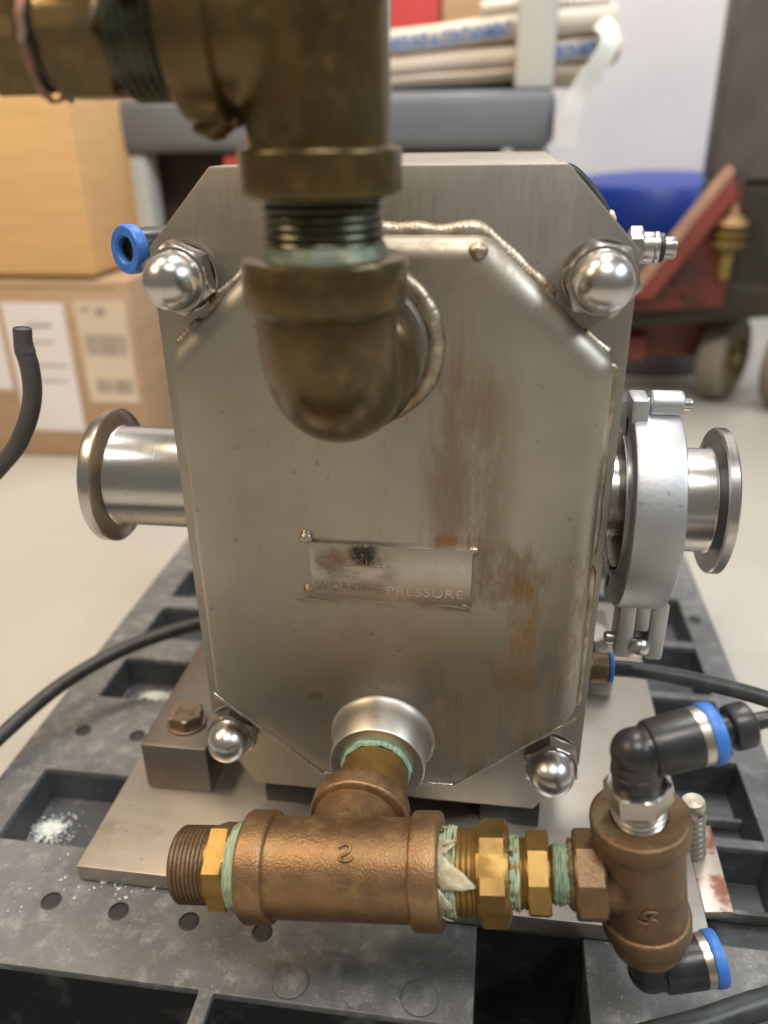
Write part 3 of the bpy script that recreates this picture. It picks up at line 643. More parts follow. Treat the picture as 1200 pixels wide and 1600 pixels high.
# ------------------------------------------------------------------ right hand clamp and spool
cl = thing('pipe_clamp', 'heavy silver hinged pipe clamp closed round the pump right port', 'clamp', (0.172, YP, -0.15))
CX = 0.1645; ZC = ZS - 0.005
prof = [(0.050, -0.0140), (0.0670, -0.0150), (0.0692, -0.0138), (0.0698, -0.0118), (0.0698, 0.0128), (0.0692, 0.0148), (0.0670, 0.0160), (0.050, 0.0150), (0.0480, 0.006), (0.0480, -0.006), (0.050, -0.0170)]
for name, a0, a1 in (('front_jaw', R(4), R(176)), ('rear_jaw', R(184), R(356))):
    gg = G().lathe(prof, (CX, YP, ZC), (1, 0, 0), 40, ref=(0, 0, 1), a0=a0, a1=a1)
    jb = gg.build(name, M['cast'], cl, angle=40)
    s = -1 if name == 'front_jaw' else 1     # which way the jaw lies: front is towards the camera
    # hinge lug at the top, fork at the bottom
    if s < 0:
        sub(G().box(CX - 0.0165, CX - 0.0055, YP - 0.022, YP + 0.002, ZC + 0.063, ZC + 0.0795), 'hinge_lug', M['cast'], jb, cl, bevel=0.002)
        for dx in (-0.0045, 0.0160):
            sub(G().box(CX + dx - 0.0058, CX + dx + 0.0058, YP - 0.036, YP - 0.012, ZC - 0.1010, ZC - 0.0560), 'fork', M['cast'], jb, cl, bevel=0.0022)
        sub(G().box(CX + 0.0008, CX + 0.0107, YP - 0.0355, YP - 0.014, ZC - 0.0790, ZC - 0.0550), 'fork_bridge', M['cast'], jb, cl, bevel=0.002)
    else:
        for dx in (-0.0095, 0.0145):
            sub(G().box(CX + dx - 0.004, CX + dx + 0.004, YP + 0.006, YP + 0.022, ZC - 0.084, ZC - 0.064), 'fork', M['cast'], jb, cl, bevel=0.0022)
roll = G().lathe(rprof(0.0085, 0, 0.021, 0.0025), (CX - 0.0045, YP - 0.008, ZC + 0.0735), (1, 0, 0), 28).build('hinge_roller', M['cast'], cl)
G().lathe(rprof(0.0040, 0, 0.030, 0.0015), (CX - 0.008, YP - 0.008, ZC + 0.0735), (1, 0, 0), 20).build('hinge_pin', M['chrome'], cl)
G().lathe(rprof(0.0045, 0, 0.036, 0.002), (CX - 0.0170, YP - 0.026, ZC - 0.0910), (1, 0, 0), 20).build('fork_pin', M['chrome'], cl)
G().lathe([(0, -0.010)] + [(0.0078 * math.cos(a), 0.0078 * math.sin(a)) for a in [math.pi * (k / 14 - 0.5) for k in range(1, 14)]] + [(0, 0.0078)], (CX + 0.0056, YP - 0.034, ZC - 0.0915), (0, -1, 0), 28).build('bolt_end', M['chrome'], cl)
G().lathe(rprof(0.0045, 0, 0.05, 0.001), (CX + 0.0056, YP - 0.031, ZC - 0.0915), (0, 1, 0), 20).build('swing_bolt', M['nut'], cl)
sp = thing('ferrule_spool', 'short steel ferrule with wide end flange held by the silver clamp', 'pipe ferrule', (0.20, YP, -0.09))
G().lathe([(0.031, -0.022), (0.0345, -0.022), (0.0345, 0.0175), (0.0355, 0.0190), (0.0475, 0.0210), (0.0485, 0.0222), (0.0485, 0.0275), (0.0475, 0.0285), (0.034, 0.0285), (0.0315, 0.0285), (0.0315, -0.02)], (0.187, YP, ZS), (1, 0, 0), 72).build('ferrule', M['bright'], sp)

# ------------------------------------------------------------------ upper bronze pipework
YU = -0.104
el = thing('bronze_elbow', 'dark green-brown bronze elbow screwed into the upper front of the pump', 'pipe elbow', (XB, YU, 0.045))
RB = 0.0335; ZE = ZU - 0.0045
path = [Vector((XB, YU, 0.134 - i * (0.134 - (ZE + RB)) / 4)) for i in range(4)] + [Vector((XB, YU + RB - RB * math.cos(a), ZE + RB - RB * math.sin(a))) for a in [math.pi / 2 * k / 14 for k in range(15)]] + [Vector((XB, -0.055, ZE)), Vector((XB, -0.045, ZE))]
G().tube(path, 0.0318, 48).build('bend', M['brass_dark'], el, angle=50)
G().lathe([(0.0318, -0.001), (0.0350, 0.0015), (0.0362, 0.004), (0.0365, 0.0205), (0.0355, 0.0222), (0.0335, 0.0228), (0.0275, 0.0228), (0.0265, 0.0215), (0.0265, 0.01)], (XB, YU, 0.1135), (0, 0, 1), 64).build('collar', M['brass_dark'], el)
G().lathe([(0.0318, -0.001), (0.0352, 0.0015), (0.0362, 0.004), (0.0362, 0.0195), (0.0350, 0.0208), (0.0265, 0.0208)], (XB, -0.0605, ZE), (0, 1, 0), 64).build('collar', M['brass_dark'], el)
nip = thing('threaded_nipple', 'dark wet threaded pipe nipple joining upper bronze elbow to the tee above', 'pipe nipple', (XB, YU, 0.134))
G().lathe([(0.024, 0)] + [(0.0262, 0.002)] + thread(0.0263, 0.0013, 0.004, 0.040, 0.0036) + [(0.024, 0.042)], (XB, YU, 0.128), (0, 0, 1), 64, shear=0.0009).build('thread', M['brass_thread'], nip)
G().lathe([(0.0262, -0.0008), (0.0285, 0.0006), (0.0278, 0.0022), (0.0268, 0.0042), (0.0258, 0.006)], (XB, YU, 0.1357), (0, 0, 1), 64, wob=0.0012, ws=120).build('verdigris_ring', M['verdigris'], nip)

def tee_body(name, root, mat, c, d, b, r, half, blen, voxel, br=None):
    c = Vector(c); d = Vector(d).normalized(); b = Vector(b).normalized()
    gg = G().lathe([(0, -half), (r, -half), (r, -half * .5), (r, 0), (r, half * .5), (r, half), (0, half)], c, d, 48)
    gg.lathe([(0, 0.0), (br or r, 0.0), (br or r, blen * .5), (br or r, blen), (0, blen)], c, b, 48)
    o = gg.build(name, mat, root, angle=180)
    m = o.modifiers.new('cast', 'REMESH'); m.mode = 'VOXEL'; m.voxel_size = voxel; m.use_smooth_shade = True
    s = o.modifiers.new('fillet', 'SMOOTH'); s.iterations = 14; s.factor = 0.6
    return o
ut = thing('bronze_tee', 'large dark blurred bronze tee at the top with branch running left', 'pipe tee', (XB, YU, 0.162))
CT = Vector((XB, YU, 0.2215))
tee_body('body', ut, M['brass_dark'], CT, (0, 0, 1), (-1, 0, 0), 0.0298, 0.058, 0.050, 0.0022)
def collar(root, mat, o, d, r, w, inner, b=0.0022, wob=0.0003, seg=64):
    return G().lathe([(inner + 0.002, -0.0005)] + rprof(r, 0, w, b, None)[0:] + [(inner, w), (inner - 0.001, w - 0.003), (inner - 0.001, 0.0)], o, d, seg, wob=wob, ws=60).build('collar', mat, root, angle=40)
collar(ut, M['brass_dark'], CT + Vector((0, 0, -0.0425)), (0, 0, -1), 0.0340, 0.0185, 0.0265)
collar(ut, M['brass_dark'], CT + Vector((0, 0, 0.0425)), (0, 0, 1), 0.0352, 0.0185, 0.0265)
collar(ut, M['brass_dark'], CT + Vector((-0.0335, 0, 0)), (-1, 0, 0), 0.0352, 0.0185, 0.0265)
dr = G()
for dx, dz, s in ((-0.0385, -0.0325, 0.0055), (-0.043, -0.0345, 0.0058), (-0.0475, -0.0335, 0.0045), (-0.0405, -0.0360, 0.0036), (-0.034, -0.0315, 0.004)):
    dr.lathe([(0, -s)] + [(s * math.cos(a), s * math.sin(a)) for a in [math.pi * (k / 10 - 0.5) for k in range(1, 10)]] + [(0, s)], CT + Vector((dx, -0.004, dz)), (0, 0, 1), 16, wob=0.0022, ws=150)
dro = dr.build('hanging_drip', M['brass_dark'], ut, angle=60)
bu = thing('reducing_nipple', 'dark brass threaded reducer screwed into left branch of the upper bronze tee', 'pipe nipple', CT + Vector((-0.06, 0, -0.02)))
G().lathe(thread(0.0258, 0.0013, 0.050, 0.0765, 0.0038) + [(0.022, 0.077)], CT, (-1, 0, 0), 48, shear=0.001).build('thread', M['brass_thread'], bu)
G().lathe([(0.0258, 0.0595), (0.0266, 0.062), (0.0264, 0.0665), (0.0256, 0.0685)], CT, (-1, 0, 0), 48, a0=-1.25, a1=1.0, wob=0.0035, ws=120).build('verdigris_ring', M['verdigris'], bu)
G().hex(CT + Vector((-0.077, 0, 0)), (-1, 0, 0), 0.027, 0.0270, a0=R(30)).build('hex', M['brass_dark'], bu, angle=14)
co = thing('hex_coupling', 'narrow dark brass coupling at far left end of the upper pipework', 'pipe coupling', CT + Vector((-0.11, 0, -0.02)))
G().lathe([(0.0195, 0.104), (0.0195, 0.1105), (0.0205, 0.111)], CT, (-1, 0, 0), 40).build('neck', M['brass_thread'], co)
G().hex(CT + Vector((-0.1105, 0, 0)), (-1, 0, 0), 0.022, 0.0242, a0=R(24)).build('hex', M['brass_dark'], co, angle=14)
G().lathe([(0.0185, 0.1325), (0.0185, 0.19), (0, 0.19)], CT, (-1, 0, 0), 40).build('pipe', M['brass_dark'], co)
rt = G().lathe([(0.0245, -0.0015), (0.0252, 0.0), (0.0245, 0.002)], CT + Vector((-0.1075, 0, 0)), (-1, 0.0, 0.1), 40, wob=0.003, ws=150)
rt.build('red_tape', M['faded_red'], co)

# ------------------------------------------------------------------ lower bronze pipework (whole run tilts a little about y)
TC = Vector((-0.0085, -0.134, -0.2040)); TD = Vector((0.9935, 0.0, 0.1138)).normalized(); TDN = TC + TD * 0
def on(t): return TC + TD * t
ln = thing('brass_close_nipple', 'short brass nipple with green tape between the lower boss and the bronze tee', 'pipe nipple', (XL, -0.065, -0.226))
G().lathe([(0.018, 0.020)] + [(0.0215, 0.020), (0.0215, 0.0315), (0.0222, 0.034), (0.0222, 0.062)], (XL, -0.0215, ZL), (0, -1, 0), 48).build('barrel', M['brass'], ln)
G().lathe([(0.0234, 0.0275), (0.0240, 0.0305), (0.0236, 0.0325), (0.0222, 0.0335)], (XL, -0.0215, ZL), (0, -1, 0), 60, wob=0.0016, ws=260).build('sealing_tape', M['tape_teal'], ln)
G().lathe(thread(0.0221, 0.0007, 0.034, 0.050, 0.0022), (XL, -0.0215, ZL), (0, -1, 0), 48, shear=0.0005).build('thread', M['brass'], ln)
lt = thing('bronze_tee', 'golden brown cast bronze tee lying crosswise below the pump jacket', 'pipe tee', TC + Vector((0, 0, -0.032)))
tee_body('body', lt, M['bronze'], TC, TD, (0.0, 1, 0.0), 0.0285, 0.053, 0.045, 0.0016, 0.0265)
collar(lt, M['bronze'], on(-0.0425), -TD, 0.0318, 0.0165, 0.0235)
collar(lt, M['bronze'], on(0.0405), TD, 0.0322, 0.0165, 0.0235)
collar(lt, M['bronze'], TC + Vector((0.001, 0.036, 0)), (0, 1, 0), 0.0312, 0.0145, 0.0235)
def squiggle(root, c, nrm, up, pts, s, r, mat):
    n = Vector(nrm).normalized(); u = Vector(up); u = (u - n * u.dot(n)).normalized(); w = u.cross(n)
    G().tube(bez([Vector(c) + (w * x + u * y) * s for x, y in pts], 6), r, 8).build('cast_mark', mat, root, angle=60)
nrm = Vector((0.03, -0.42, 0.91)).normalized()
squiggle(lt, TC + TD * 0.002 + nrm * 0.0290, nrm, (0, 0.5, 1), [(-1, .6), (-.3, 1), (.5, .8), (.3, .1), (-.6, -.5), (-.4, -.9), (.6, -.8), (1, -.3)], 0.0046, 0.0010, M['bronze'])

def ragged(root, name, mat, t0, t1, r, n=5, wob=0.0014):
    w = (t1 - t0) / n
    prof = []
    for i in range(n): prof += [(r - 0.0006, t0 + i * w), (r + random.uniform(0, 0.0008), t0 + (i + 0.5) * w)]
    prof.append((r - 0.001, t1))
    return G().lathe(prof, TC, TD, 56, wob=wob, ws=240, shear=0.0006).build(name, M[mat], root, angle=60)
# left end
lh = thing('brass_hex_nipple', 'brass hex nipple with open male thread on the left end of the tee', 'pipe nipple', on(-0.08) + Vector((0, 0, -0.024)))
G().hex(on(-0.0665), -TD, 0.0145, 0.0262, a0=R(8)).build('hex', M['brass'], lh, angle=14)
G().lathe([(0.0205, 0.079), (0.0212, 0.080)] + thread(0.0224, 0.0014, 0.0805, 0.1015, 0.0026) + [(0.0205, 0.1025), (0.0165, 0.1025), (0.016, 0.101), (0.016, 0.085)], TC, -TD, 56, shear=0.0006).build('thread', M['brass_thread2'] if 'brass_thread2' in M else M['bronze2'], lh)
ragged(lh, 'sealing_tape', 'tape', -0.0680, -0.0575, 0.0240, 5)
# right end bushings
rh = thing('brass_hex_bushing', 'large yellow brass hex bushing wound with ragged green tape right of the tee', 'pipe bushing', on(0.08) + Vector((0, 0, -0.028)))
G().lathe([(0.0225, 0.055)] + thread(0.0236, 0.0012, 0.0555, 0.0775, 0.0030) + [(0.022, 0.078)], TC, TD, 56, shear=0.0006).build('thread', M['brass'], rh)
ragged(rh, 'sealing_tape', 'tape', 0.0560, 0.0655, 0.0240, 5, 0.0018)
G().hex(on(0.0775), TD, 0.0175, 0.0288, a0=R(4)).build('hex', M['brass'], rh, angle=14)
fl = G()
def flap(t0, t1, a, hw, drift, seed, lift=0.0025):
    """torn end of tape: a crinkled triangle lying over the thread"""
    d, u, wv = frame(TD); rnd = random.Random(seed); rows = []; n = 10
    for i in range(n + 1):
        k = i / n; wd = hw * (1 - k) ** 0.8 * rnd.uniform(0.85, 1.15) + 0.01; row = []
        for q in range(7):
            sgn = q / 3 - 1; aa = a + drift * k + sgn * wd
            rr = 0.0243 + lift * math.sin(k * 2.2) + 0.0009 * noise.noise(Vector((k * 6, sgn * 3, seed)))
            row.append(TC + TD * (t0 + (t1 - t0) * k + 0.0008 * sgn * sgn) + (u * math.cos(aa) + wv * math.sin(aa)) * rr)
        rows.append(row)
    fl.rings(rows, False)
flap(0.0560, 0.0770, 0.72, 0.36, 0.28, 1, 0.0030)
flap(0.0560, 0.0660, 0.25, 0.22, -0.1, 2, 0.0020)
flap(0.0560, 0.0640, 1.35, 0.28, 0.15, 3, 0.0014)
flap(0.0560, 0.0625, 2.1, 0.25, 0.1, 4, 0.0012)
flo = fl.build('tape_shred', M['tape_old'], rh, angle=60)
so = flo.modifiers.new('thickness', 'SOLIDIFY'); so.thickness = 0.0003
G().tube(bez([on(0.0565) + Vector((0, -0.004, 0.023)), on(0.058) + Vector((0, -.006, 0.0275)), on(0.061) + Vector((0, -.006, 0.030)), on(0.0635) + Vector((0, -.004, 0.0285)), on(0.0635) + Vector((0, -.003, 0.031))], 6), 0.0007, 6).build('tape_shred', M['tape_old'], rh)
sm = thing('brass_hex_nipple', 'small brass hex nipple with teal tape between big bushing and brown tee', 'pipe nipple', on(0.11) + Vector((0, 0, -0.022)))
G().lathe(thread(0.0190, 0.001, 0.0945, 0.105, 0.0026), TC, TD, 48, shear=0.0005).build('thread', M['brass'], sm)
ragged(sm, 'sealing_tape', 'tape', 0.0948, 0.1005, 0.0194, 3, 0.0022)
G().hex(on(0.1045), TD, 0.0125, 0.0232, n=8, a0=R(12)).build('hex', M['brass'], sm, angle=14)
G().lathe([(0.014, 0.1165)] + thread(0.0152, 0.0008, 0.117, 0.134, 0.0024), TC, TD, 48, shear=0.0005).build('thread', M['brass'], sm)
ragged(sm, 'sealing_tape', 'tape_teal', 0.1185, 0.1275, 0.0158, 4, 0.0008)
G().lathe([(0.0150, 0.1262), (0.0175, 0.1275), (0.0185, 0.1295), (0.016, 0.131)], TC, TD, 60, wob=0.003, ws=420).build('sealant_crust', M['crud'], sm)
# small tee
SD = Vector((0.165, 0.0, -0.986)).normalized()          # run direction, downwards
SC = on(0.1670)
s2 = thing('small_bronze_tee', 'small brown bronze tee standing upright at right end of the brass fittings', 'pipe tee', SC + SD * 0.058)
tee_body('body', s2, M['bronze2'], SC, SD, -TD, 0.0225, 0.043, 0.036, 0.0014, 0.0185)
G().hex(on(0.1300), TD, 0.0165, 0.0245, n=8, a0=R(10), ch=0.16).build('collar', M['bronze2'], s2, angle=14)
collar(s2, M['bronze2'], SC - SD * 0.033, -SD, 0.0258, 0.0130, 0.0150)
collar(s2, M['bronze2'], SC + SD * 0.026, SD, 0.0245, 0.0130, 0.0150)
G().lathe([(0.0225, 0.0385), (0.0215, 0.041), (0.0205, 0.0505), (0.0190, 0.0520), (0.012, 0.0520)], SC, SD, 48, wob=0.0004).build('lower_neck', M['bronze2'], s2)
nr2 = Vector((-0.1, -0.74, 0.66)).normalized()
nr2 = Vector((-0.1, -0.95, 0.3)); nr2 = (nr2 - SD * nr2.dot(SD)).normalized()
squiggle(s2, SC + SD * 0.004 + nr2 * 0.0230, nr2, (0, 0.5, 1), [(-1, -.6), (-.2, -.9), (.4, -.4), (-.5, .2), (-.2, .8), (.8, .9), (.2, .1), (.9, -.3)], 0.0050, 0.0010, M['bronze2'])

# ------------------------------------------------------------------ push-in fittings
def push_elbow(root, o, up, out, r, neck, arm, blue_w=0.0065, hexr=0.0188, hexh=0.0135, thr=True):
    """black plastic elbow on a steel hex: runs along `up` from o, then turns to `out`"""
    o = Vector(o); up = Vector(up).normalized(); out = Vector(out); out = (out - up * out.dot(up)).normalized()
    if thr:
        G().lathe(thread(0.0144, 0.0020, -0.004, 0.0105, 0.0036), o, up, 40, shear=0.0004).build('thread', M['zinc'], root)
        G().hex(o + up * 0.0095, up, hexh, hexr, ch=0.06, a0=R(22)).build('hex', M['nut'], root, angle=14)
        z0 = 0.0095 + hexh
    else: z0 = 0.0
    L = z0 + neck
    c = o + up * L
    rr_ = r * 0.96; path = [o + up * (z0 - 0.002), o + up * (z0 + neck * 0.5), c - up * rr_ * 0.62]
    for k in range(1, 11):
        a = math.pi / 2 * k / 10; path.append(c + (out - up) * rr_ * 0.62 - out * rr_ * 0.62 * math.cos(a) + up * rr_ * 0.62 * math.sin(a))
    path.append(c + out * rr_ * 1.1)
    G().tube(path, rr_, 36).lathe([(0, -rr_)] + [(rr_ * math.cos(a), rr_ * math.sin(a)) for a in [math.pi * (k / 16 - 0.5) for k in range(1, 16)]] + [(0, rr_)], c, out, 36).build('elbow_body', M['black_plastic'], root, angle=60)
    G().lathe(rprof(r * 1.0, 0, 0.003, 0.001, None), o + up * (z0 + neck * 0.35), up, 36).build('rib_ring', M['black_plastic'], root)
    s = c + out * r * 0.45
    G().lathe([(r * 0.9, 0), (r * 1.06, 0.001), (r * 1.10, 0.0025), (r * 1.16, arm)], s, out, 40).build('barrel', M['black_plastic'], root, angle=40)
    G().lathe([(r * 1.13, arm), (r * 1.15, arm + 0.0003), (r * 1.15, arm + 0.0050), (r * 1.0, arm + 0.0052)], s, out, 40).build('metal_band', M['zinc'], root, angle=40)
    G().lathe([(r * 0.95, arm + 0.005), (r * 1.18, arm + 0.0053), (r * 1.22, arm + 0.0063), (r * 1.22, arm + 0.0040 + blue_w), (r * 1.17, arm + 0.0055 + blue_w), (r * 0.62, arm + 0.0055 + blue_w), (r * 0.60, arm)], s, out, 40).build('release_collar', M['blue_plastic'], root, angle=40)
    return s, out, arm + 0.0055 + blue_w
p1 = thing('push_in_elbow', 'black push-in elbow with blue collar screwed into top of the brown tee', 'air fitting', SC - SD * 0.048)
s, dv, t1 = push_elbow(p1, SC - SD * 0.046, -SD, (0.93, 0.28, 0.17), 0.0130, 0.0195, 0.0245, hexr=0.0172, hexh=0.0125)
pl = thing('hose_plug', 'dark stepped plug pushed into the blue collar of the upper black elbow', 'plug', s + dv * t1)
G().lathe([(0.0075, -0.01), (0.0075, 0.0065), (0.0110, 0.0072), (0.0118, 0.009), (0.0118, 0.0165), (0.0108, 0.0178), (0.0058, 0.0180), (0.0045, 0.0195), (0.0042, 0.030), (0.0048, 0.031), (0.0048, 0.034), (0.0040, 0.035), (0.0038, 0.075), (0, 0.075)], s + dv * t1, dv, 32).build('plug', M['black_plastic'], pl)
p2 = thing('push_in_elbow', 'black push-in elbow with blue collar below the brown tee at bottom right', 'air fitting', SC + SD * 0.055)
push_elbow(p2, SC + SD * 0.0515, SD, (0.96, 0.20, 0.15), 0.0130, 0.0255, 0.0235, thr=False)
# upper left blue fitting
def straight_fit(root, o, d, r, L, collar_face=True):
    G().lathe(rprof(r * 0.86, 0, L, 0.001), o, d, 32).build('barrel', M['black_plastic'], root)
    G().lathe([(r * 0.5, L - 0.004), (r * 0.98, L + 0.0002), (r, L + 0.0015), (r, L + 0.0062), (r * 0.93, L + 0.0078), (r * 0.60, L + 0.0078), (r * 0.52, L + 0.0065), (r * 0.50, L + 0.0005), (0, L + 0.0005)], o, d, 40).build('release_collar', M['blue_plastic'], root)
    G().lathe([(0, 0.0009), (r * 0.495, 0.0009), (r * 0.5, 0.004)], Vector(o) + Vector(d).normalized() * L, d, 24).build('bore', M['hole'], root)
p3 = thing('push_in_fitting', 'empty push-in fitting with bright blue ring behind the pump upper left corner', 'air fitting', (-0.1375, 0.062, 0.12))
dd = Vector((-0.50, -0.84, 0.05)).normalized()
straight_fit(p3, Vector((-0.1655, 0.028, 0.1205)) - dd * 0.036, dd, 0.0148, 0.0285)
G().lathe(rprof(0.011, 0, 0.03, 0.002), (-0.134, 0.058, 0.120), (-1, 0.0, 0), 24).build('stem', M['black_plastic'], p3)
p4 = thing('plug_fitting', 'small bright steel plug fitting sticking out of the pump upper right edge', 'air fitting', (0.137, 0.04, 0.12))
G().hex((0.1365, 0.04, 0.1215), (1, 0, 0), 0.0075, 0.0115).build('hex', M['nut'], p4, angle=14)
G().lathe(rprof(0.0088, 0, 0.0065, 0.0008), (0.144, 0.04, 0.1212), (1, 0, 0), 28).lathe(rprof(0.0090, 0, 0.0030, 0.0008), (0.1505, 0.04, 0.1212), (1, 0, 0), 28).build('body', M['chrome'], p4)
G().lathe(rprof(0.0083, 0, 0.003, 0.0006), (0.1534, 0.04, 0.1212), (1, 0, 0), 28).build('seal_ring', M['gasket'], p4)
G().lathe(rprof(0.0062, 0, 0.007, 0.0008), (0.156, 0.04, 0.1212), (1, 0, 0), 24).build('pin', M['bright'], p4)
p5 = thing('push_in_fitting', 'push-in fitting with thin blue ring holding the hose at the pump right side', 'air fitting', (0.15, 0.06, -0.20))
G().hex((0.136, 0.06, -0.189), (1, 0, 0), 0.011, 0.0135).lathe(rprof(0.0115, 0, 0.013, 0.001), (0.1465, 0.06, -0.189), (1, 0, 0), 28).build('body', M['bronze2'], p5, angle=30)
G().lathe(rprof(0.0122, 0, 0.0035, 0.001), (0.1595, 0.06, -0.189), (1, 0, 0), 32).build('release_collar', M['blue_plastic'], p5)

# ------------------------------------------------------------------ hoses
def hose(label, pts, r, n=14, open_end=False):
    P = bez(pts, n); lo = Vector((P[0].x, P[0].y, min(p.z for p in P)))
    gg = G().tube(P, r, 20, cap=True)
    o = gg.build('air_hose', M['hose'], origin=lo, angle=50)
    return tag(o, label, 'hose', 'black air hoses round the pump')
hose('black hose running off to the right from the fitting below the clamp', [(0.162, 0.06, -0.189), (0.185, 0.060, -0.1895), (0.225, 0.058, -0.1935), (0.278, 0.052, -0.202), (0.36, 0.04, -0.225), (0.5, 0.0, -0.28)], 0.0062)
hose('black hose curving from behind the pump over the pallet left pockets', [(-0.10, 0.215, -0.262), (-0.165, 0.19, -0.250), (-0.225, 0.168, -0.254), (-0.28, 0.135, -0.263), (-0.322, 0.09, -0.275), (-0.352, 0.030, -0.29), (-0.372, -0.03, -0.302), (-0.40, -0.12, -0.30)], 0.0068)
hose('thick black hose crossing the bottom right corner of the pallet', [(0.12, -0.180, ZP + 0.008), (0.16, -0.150, ZP + 0.009), (0.205, -0.132, ZP + 0.010), (0.25, -0.112, ZP + 0.010), (0.32, -0.085, ZP + 0.008), (0.42, -0.06, ZP - 0.03)], 0.0082)
ho = thing('cut_hose', 'grey-black hose end with a cut tip poking in at the left edge', 'hose', (-0.33, 0.05, -0.06))
P = bez([(-0.246, 0.03, 0.0700), (-0.2475, 0.03, 0.058), (-0.2465, 0.03, 0.042), (-0.2495, 0.03, 0.022), (-0.2600, 0.03, 0.000), (-0.2775, 0.03, -0.022), (-0.32, 0.03, -0.055), (-0.40, 0.03, -0.09)], 10)
G().tube(P[8:], 0.0063, 20).build('tube', M['hose_grey'], ho, angle=50)
G().tube(P[:14], lambda i: 0.0060 if i < 11 else 0.0066, 20).build('insert', M['hose_grey'], ho, angle=50)
G().lathe([(0.0058, 0.0), (0.0045, 0.0001), (0.0042, -0.006), (0, -0.006)], P[0] + (P[0] - P[1]).normalized() * 0.0003, P[0] - P[1], 20).build('bore', M['hole'], ho)

# ------------------------------------------------------------------ background
def crate_box(name, label, cat, x0, x1, y0, y1, z0, z1, mat, tape=None, rot=0.0, bevel=0.006, group=None):
    t = thing(name, label, cat, ((x0 + x1) / 2, (y0 + y1) / 2, z0), group)
    G().box(x0, x1, y0, y1, z0, z1).build('carton', M[mat], t, bevel=bevel)
    if tape:
        G().box((x0 + x1) / 2 - 0.03, (x0 + x1) / 2 + 0.03, y0 - 0.0012, y1, z1 + 0.0004, z1 + 0.0016).build('packing_tape', M[tape], t)
    if z1 - z0 > 0.3:
        G().box(x0 + 0.03, x1 - 0.03, y0 - 0.0008, y0 + 0.002, z0 + (z1 - z0) * 0.955, z0 + (z1 - z0) * 0.958).build('seam', M['seam_shade'], t)
    return t
c1 = crate_box('cardboard_box', 'large brown cardboard box with white shipping labels at the lower left', 'box', -1.30, -0.655, 1.05, 1.60, ZF, -0.072, 'card')
def card_label(x0, x1, z0, z1, y, mat, root, bars, skew=0.0):
    k = skew * (z1 - z0)
    q = [(x0 + k, z0), (x1 + k, z0), (x1, z1), (x0, z1)]
    lab = G().prism(q, y - 0.0022, y - 0.0006).build('shipping_label', M[mat], root, smooth=False)
    for u0, u1, w0, w1 in bars:
        zz0, zz1 = z0 + (z1 - z0) * w0, z0 + (z1 - z0) * w1
        s0 = skew * (z1 - zz0) ; s1 = skew * (z1 - zz1)
        qq = [(x0 + s0 + (x1 - x0) * u0, zz0), (x0 + s0 + (x1 - x0) * u1, zz0), (x0 + s1 + (x1 - x0) * u1, zz1), (x0 + s1 + (x1 - x0) * u0, zz1)]
        sub(G().prism(qq, y - 0.0028, y - 0.0020), 'print', M['ink'], lab, root, smooth=False)
card_label(-0.933, -0.800, -0.388, -0.118, 1.05, 'paper', c1, [(0.35, 0.75, 0.82, 0.845), (0.3, 0.75, 0.70, 0.715), (0.3, 0.9, 0.52, 0.535), (0.3, 0.85, 0.40, 0.413)], 0.0)
card_label(-1.05, -0.945, -0.30, -0.15, 1.05, 'paper', c1, [])
bars = [(0.1 + 0.055 * i, 0.1 + 0.055 * i + random.choice((0.02, 0.035, 0.045)), 0.48, 0.68) for i in range(15)] + [(0.1, 0.3, 0.90, 0.93), (0.4, 0.6, 0.86, 0.93)] + [(0.2 + 0.05 * i, 0.2 + 0.05 * i + random.choice((0.02, 0.04)), 0.10, 0.24) for i in range(15)]
card_label(-0.776, -0.668, -0.322, -0.112, 1.05, 'paper_tan', c1, bars)
crate_box('cardboard_box', 'plain orange-brown cardboard box stacked on top of the labelled box', 'box', -1.35, -0.715, 1.045, 1.50, -0.066, 0.46, 'card_orange', rot=0.0, bevel=0.012)
cart = thing('utility_cart', 'grey utility cart with off-white posts standing behind the pump', 'cart', (-0.29, 1.5, ZF))
G().box(-0.735, 0.150, 1.25, 1.85, 0.147, 0.250).build('top_shelf', M['grey_plastic'], cart, bevel=0.022, bseg=3)
G().box(-0.735, 0.150, 1.25, 1.85, -0.36, -0.29).build('lower_shelf', M['grey_plastic'], cart, bevel=0.02, bseg=3)
for x0, x1, y0, y1, z0, z1 in ((-0.752, -0.682, 1.27, 1.34, -0.29, 0.147), (0.070, 0.144, 1.262, 1.33, 0.249, 0.80), (0.075, 0.145, 1.29, 1.36, -0.29, 0.147), (-0.745, -0.675, 1.76, 1.83, -0.29, 0.147), (0.075, 0.145, 1.76, 1.83, -0.29, 0.147)):
    G().box(x0, x1, y0, y1, z0, z1).build('post', M['white_plastic'], cart, bevel=0.01)
for x in (-0.68, 0.09):
    for y in (1.31, 1.78): G().lathe(rprof(0.042, 0, 0.03, 0.006), (x, y, ZF + 0.042), (1, 0, 0), 24).build('caster', M['rubber'], cart)
crate_box('cart_shade_block', 'dark brown block added as the shade inside the grey cart below its top shelf', 'box', -0.700, 0.05, 1.375, 1.80, -0.289, 0.1455, 'seam_shade')  # block added to darken the cart interior under the shelf
crate_box('red_bin', 'small red bin beside the dark shade block under the cart shelf', 'bin', -0.515, -0.40, 1.27, 1.38, -0.289, 0.140, 'red_plastic')
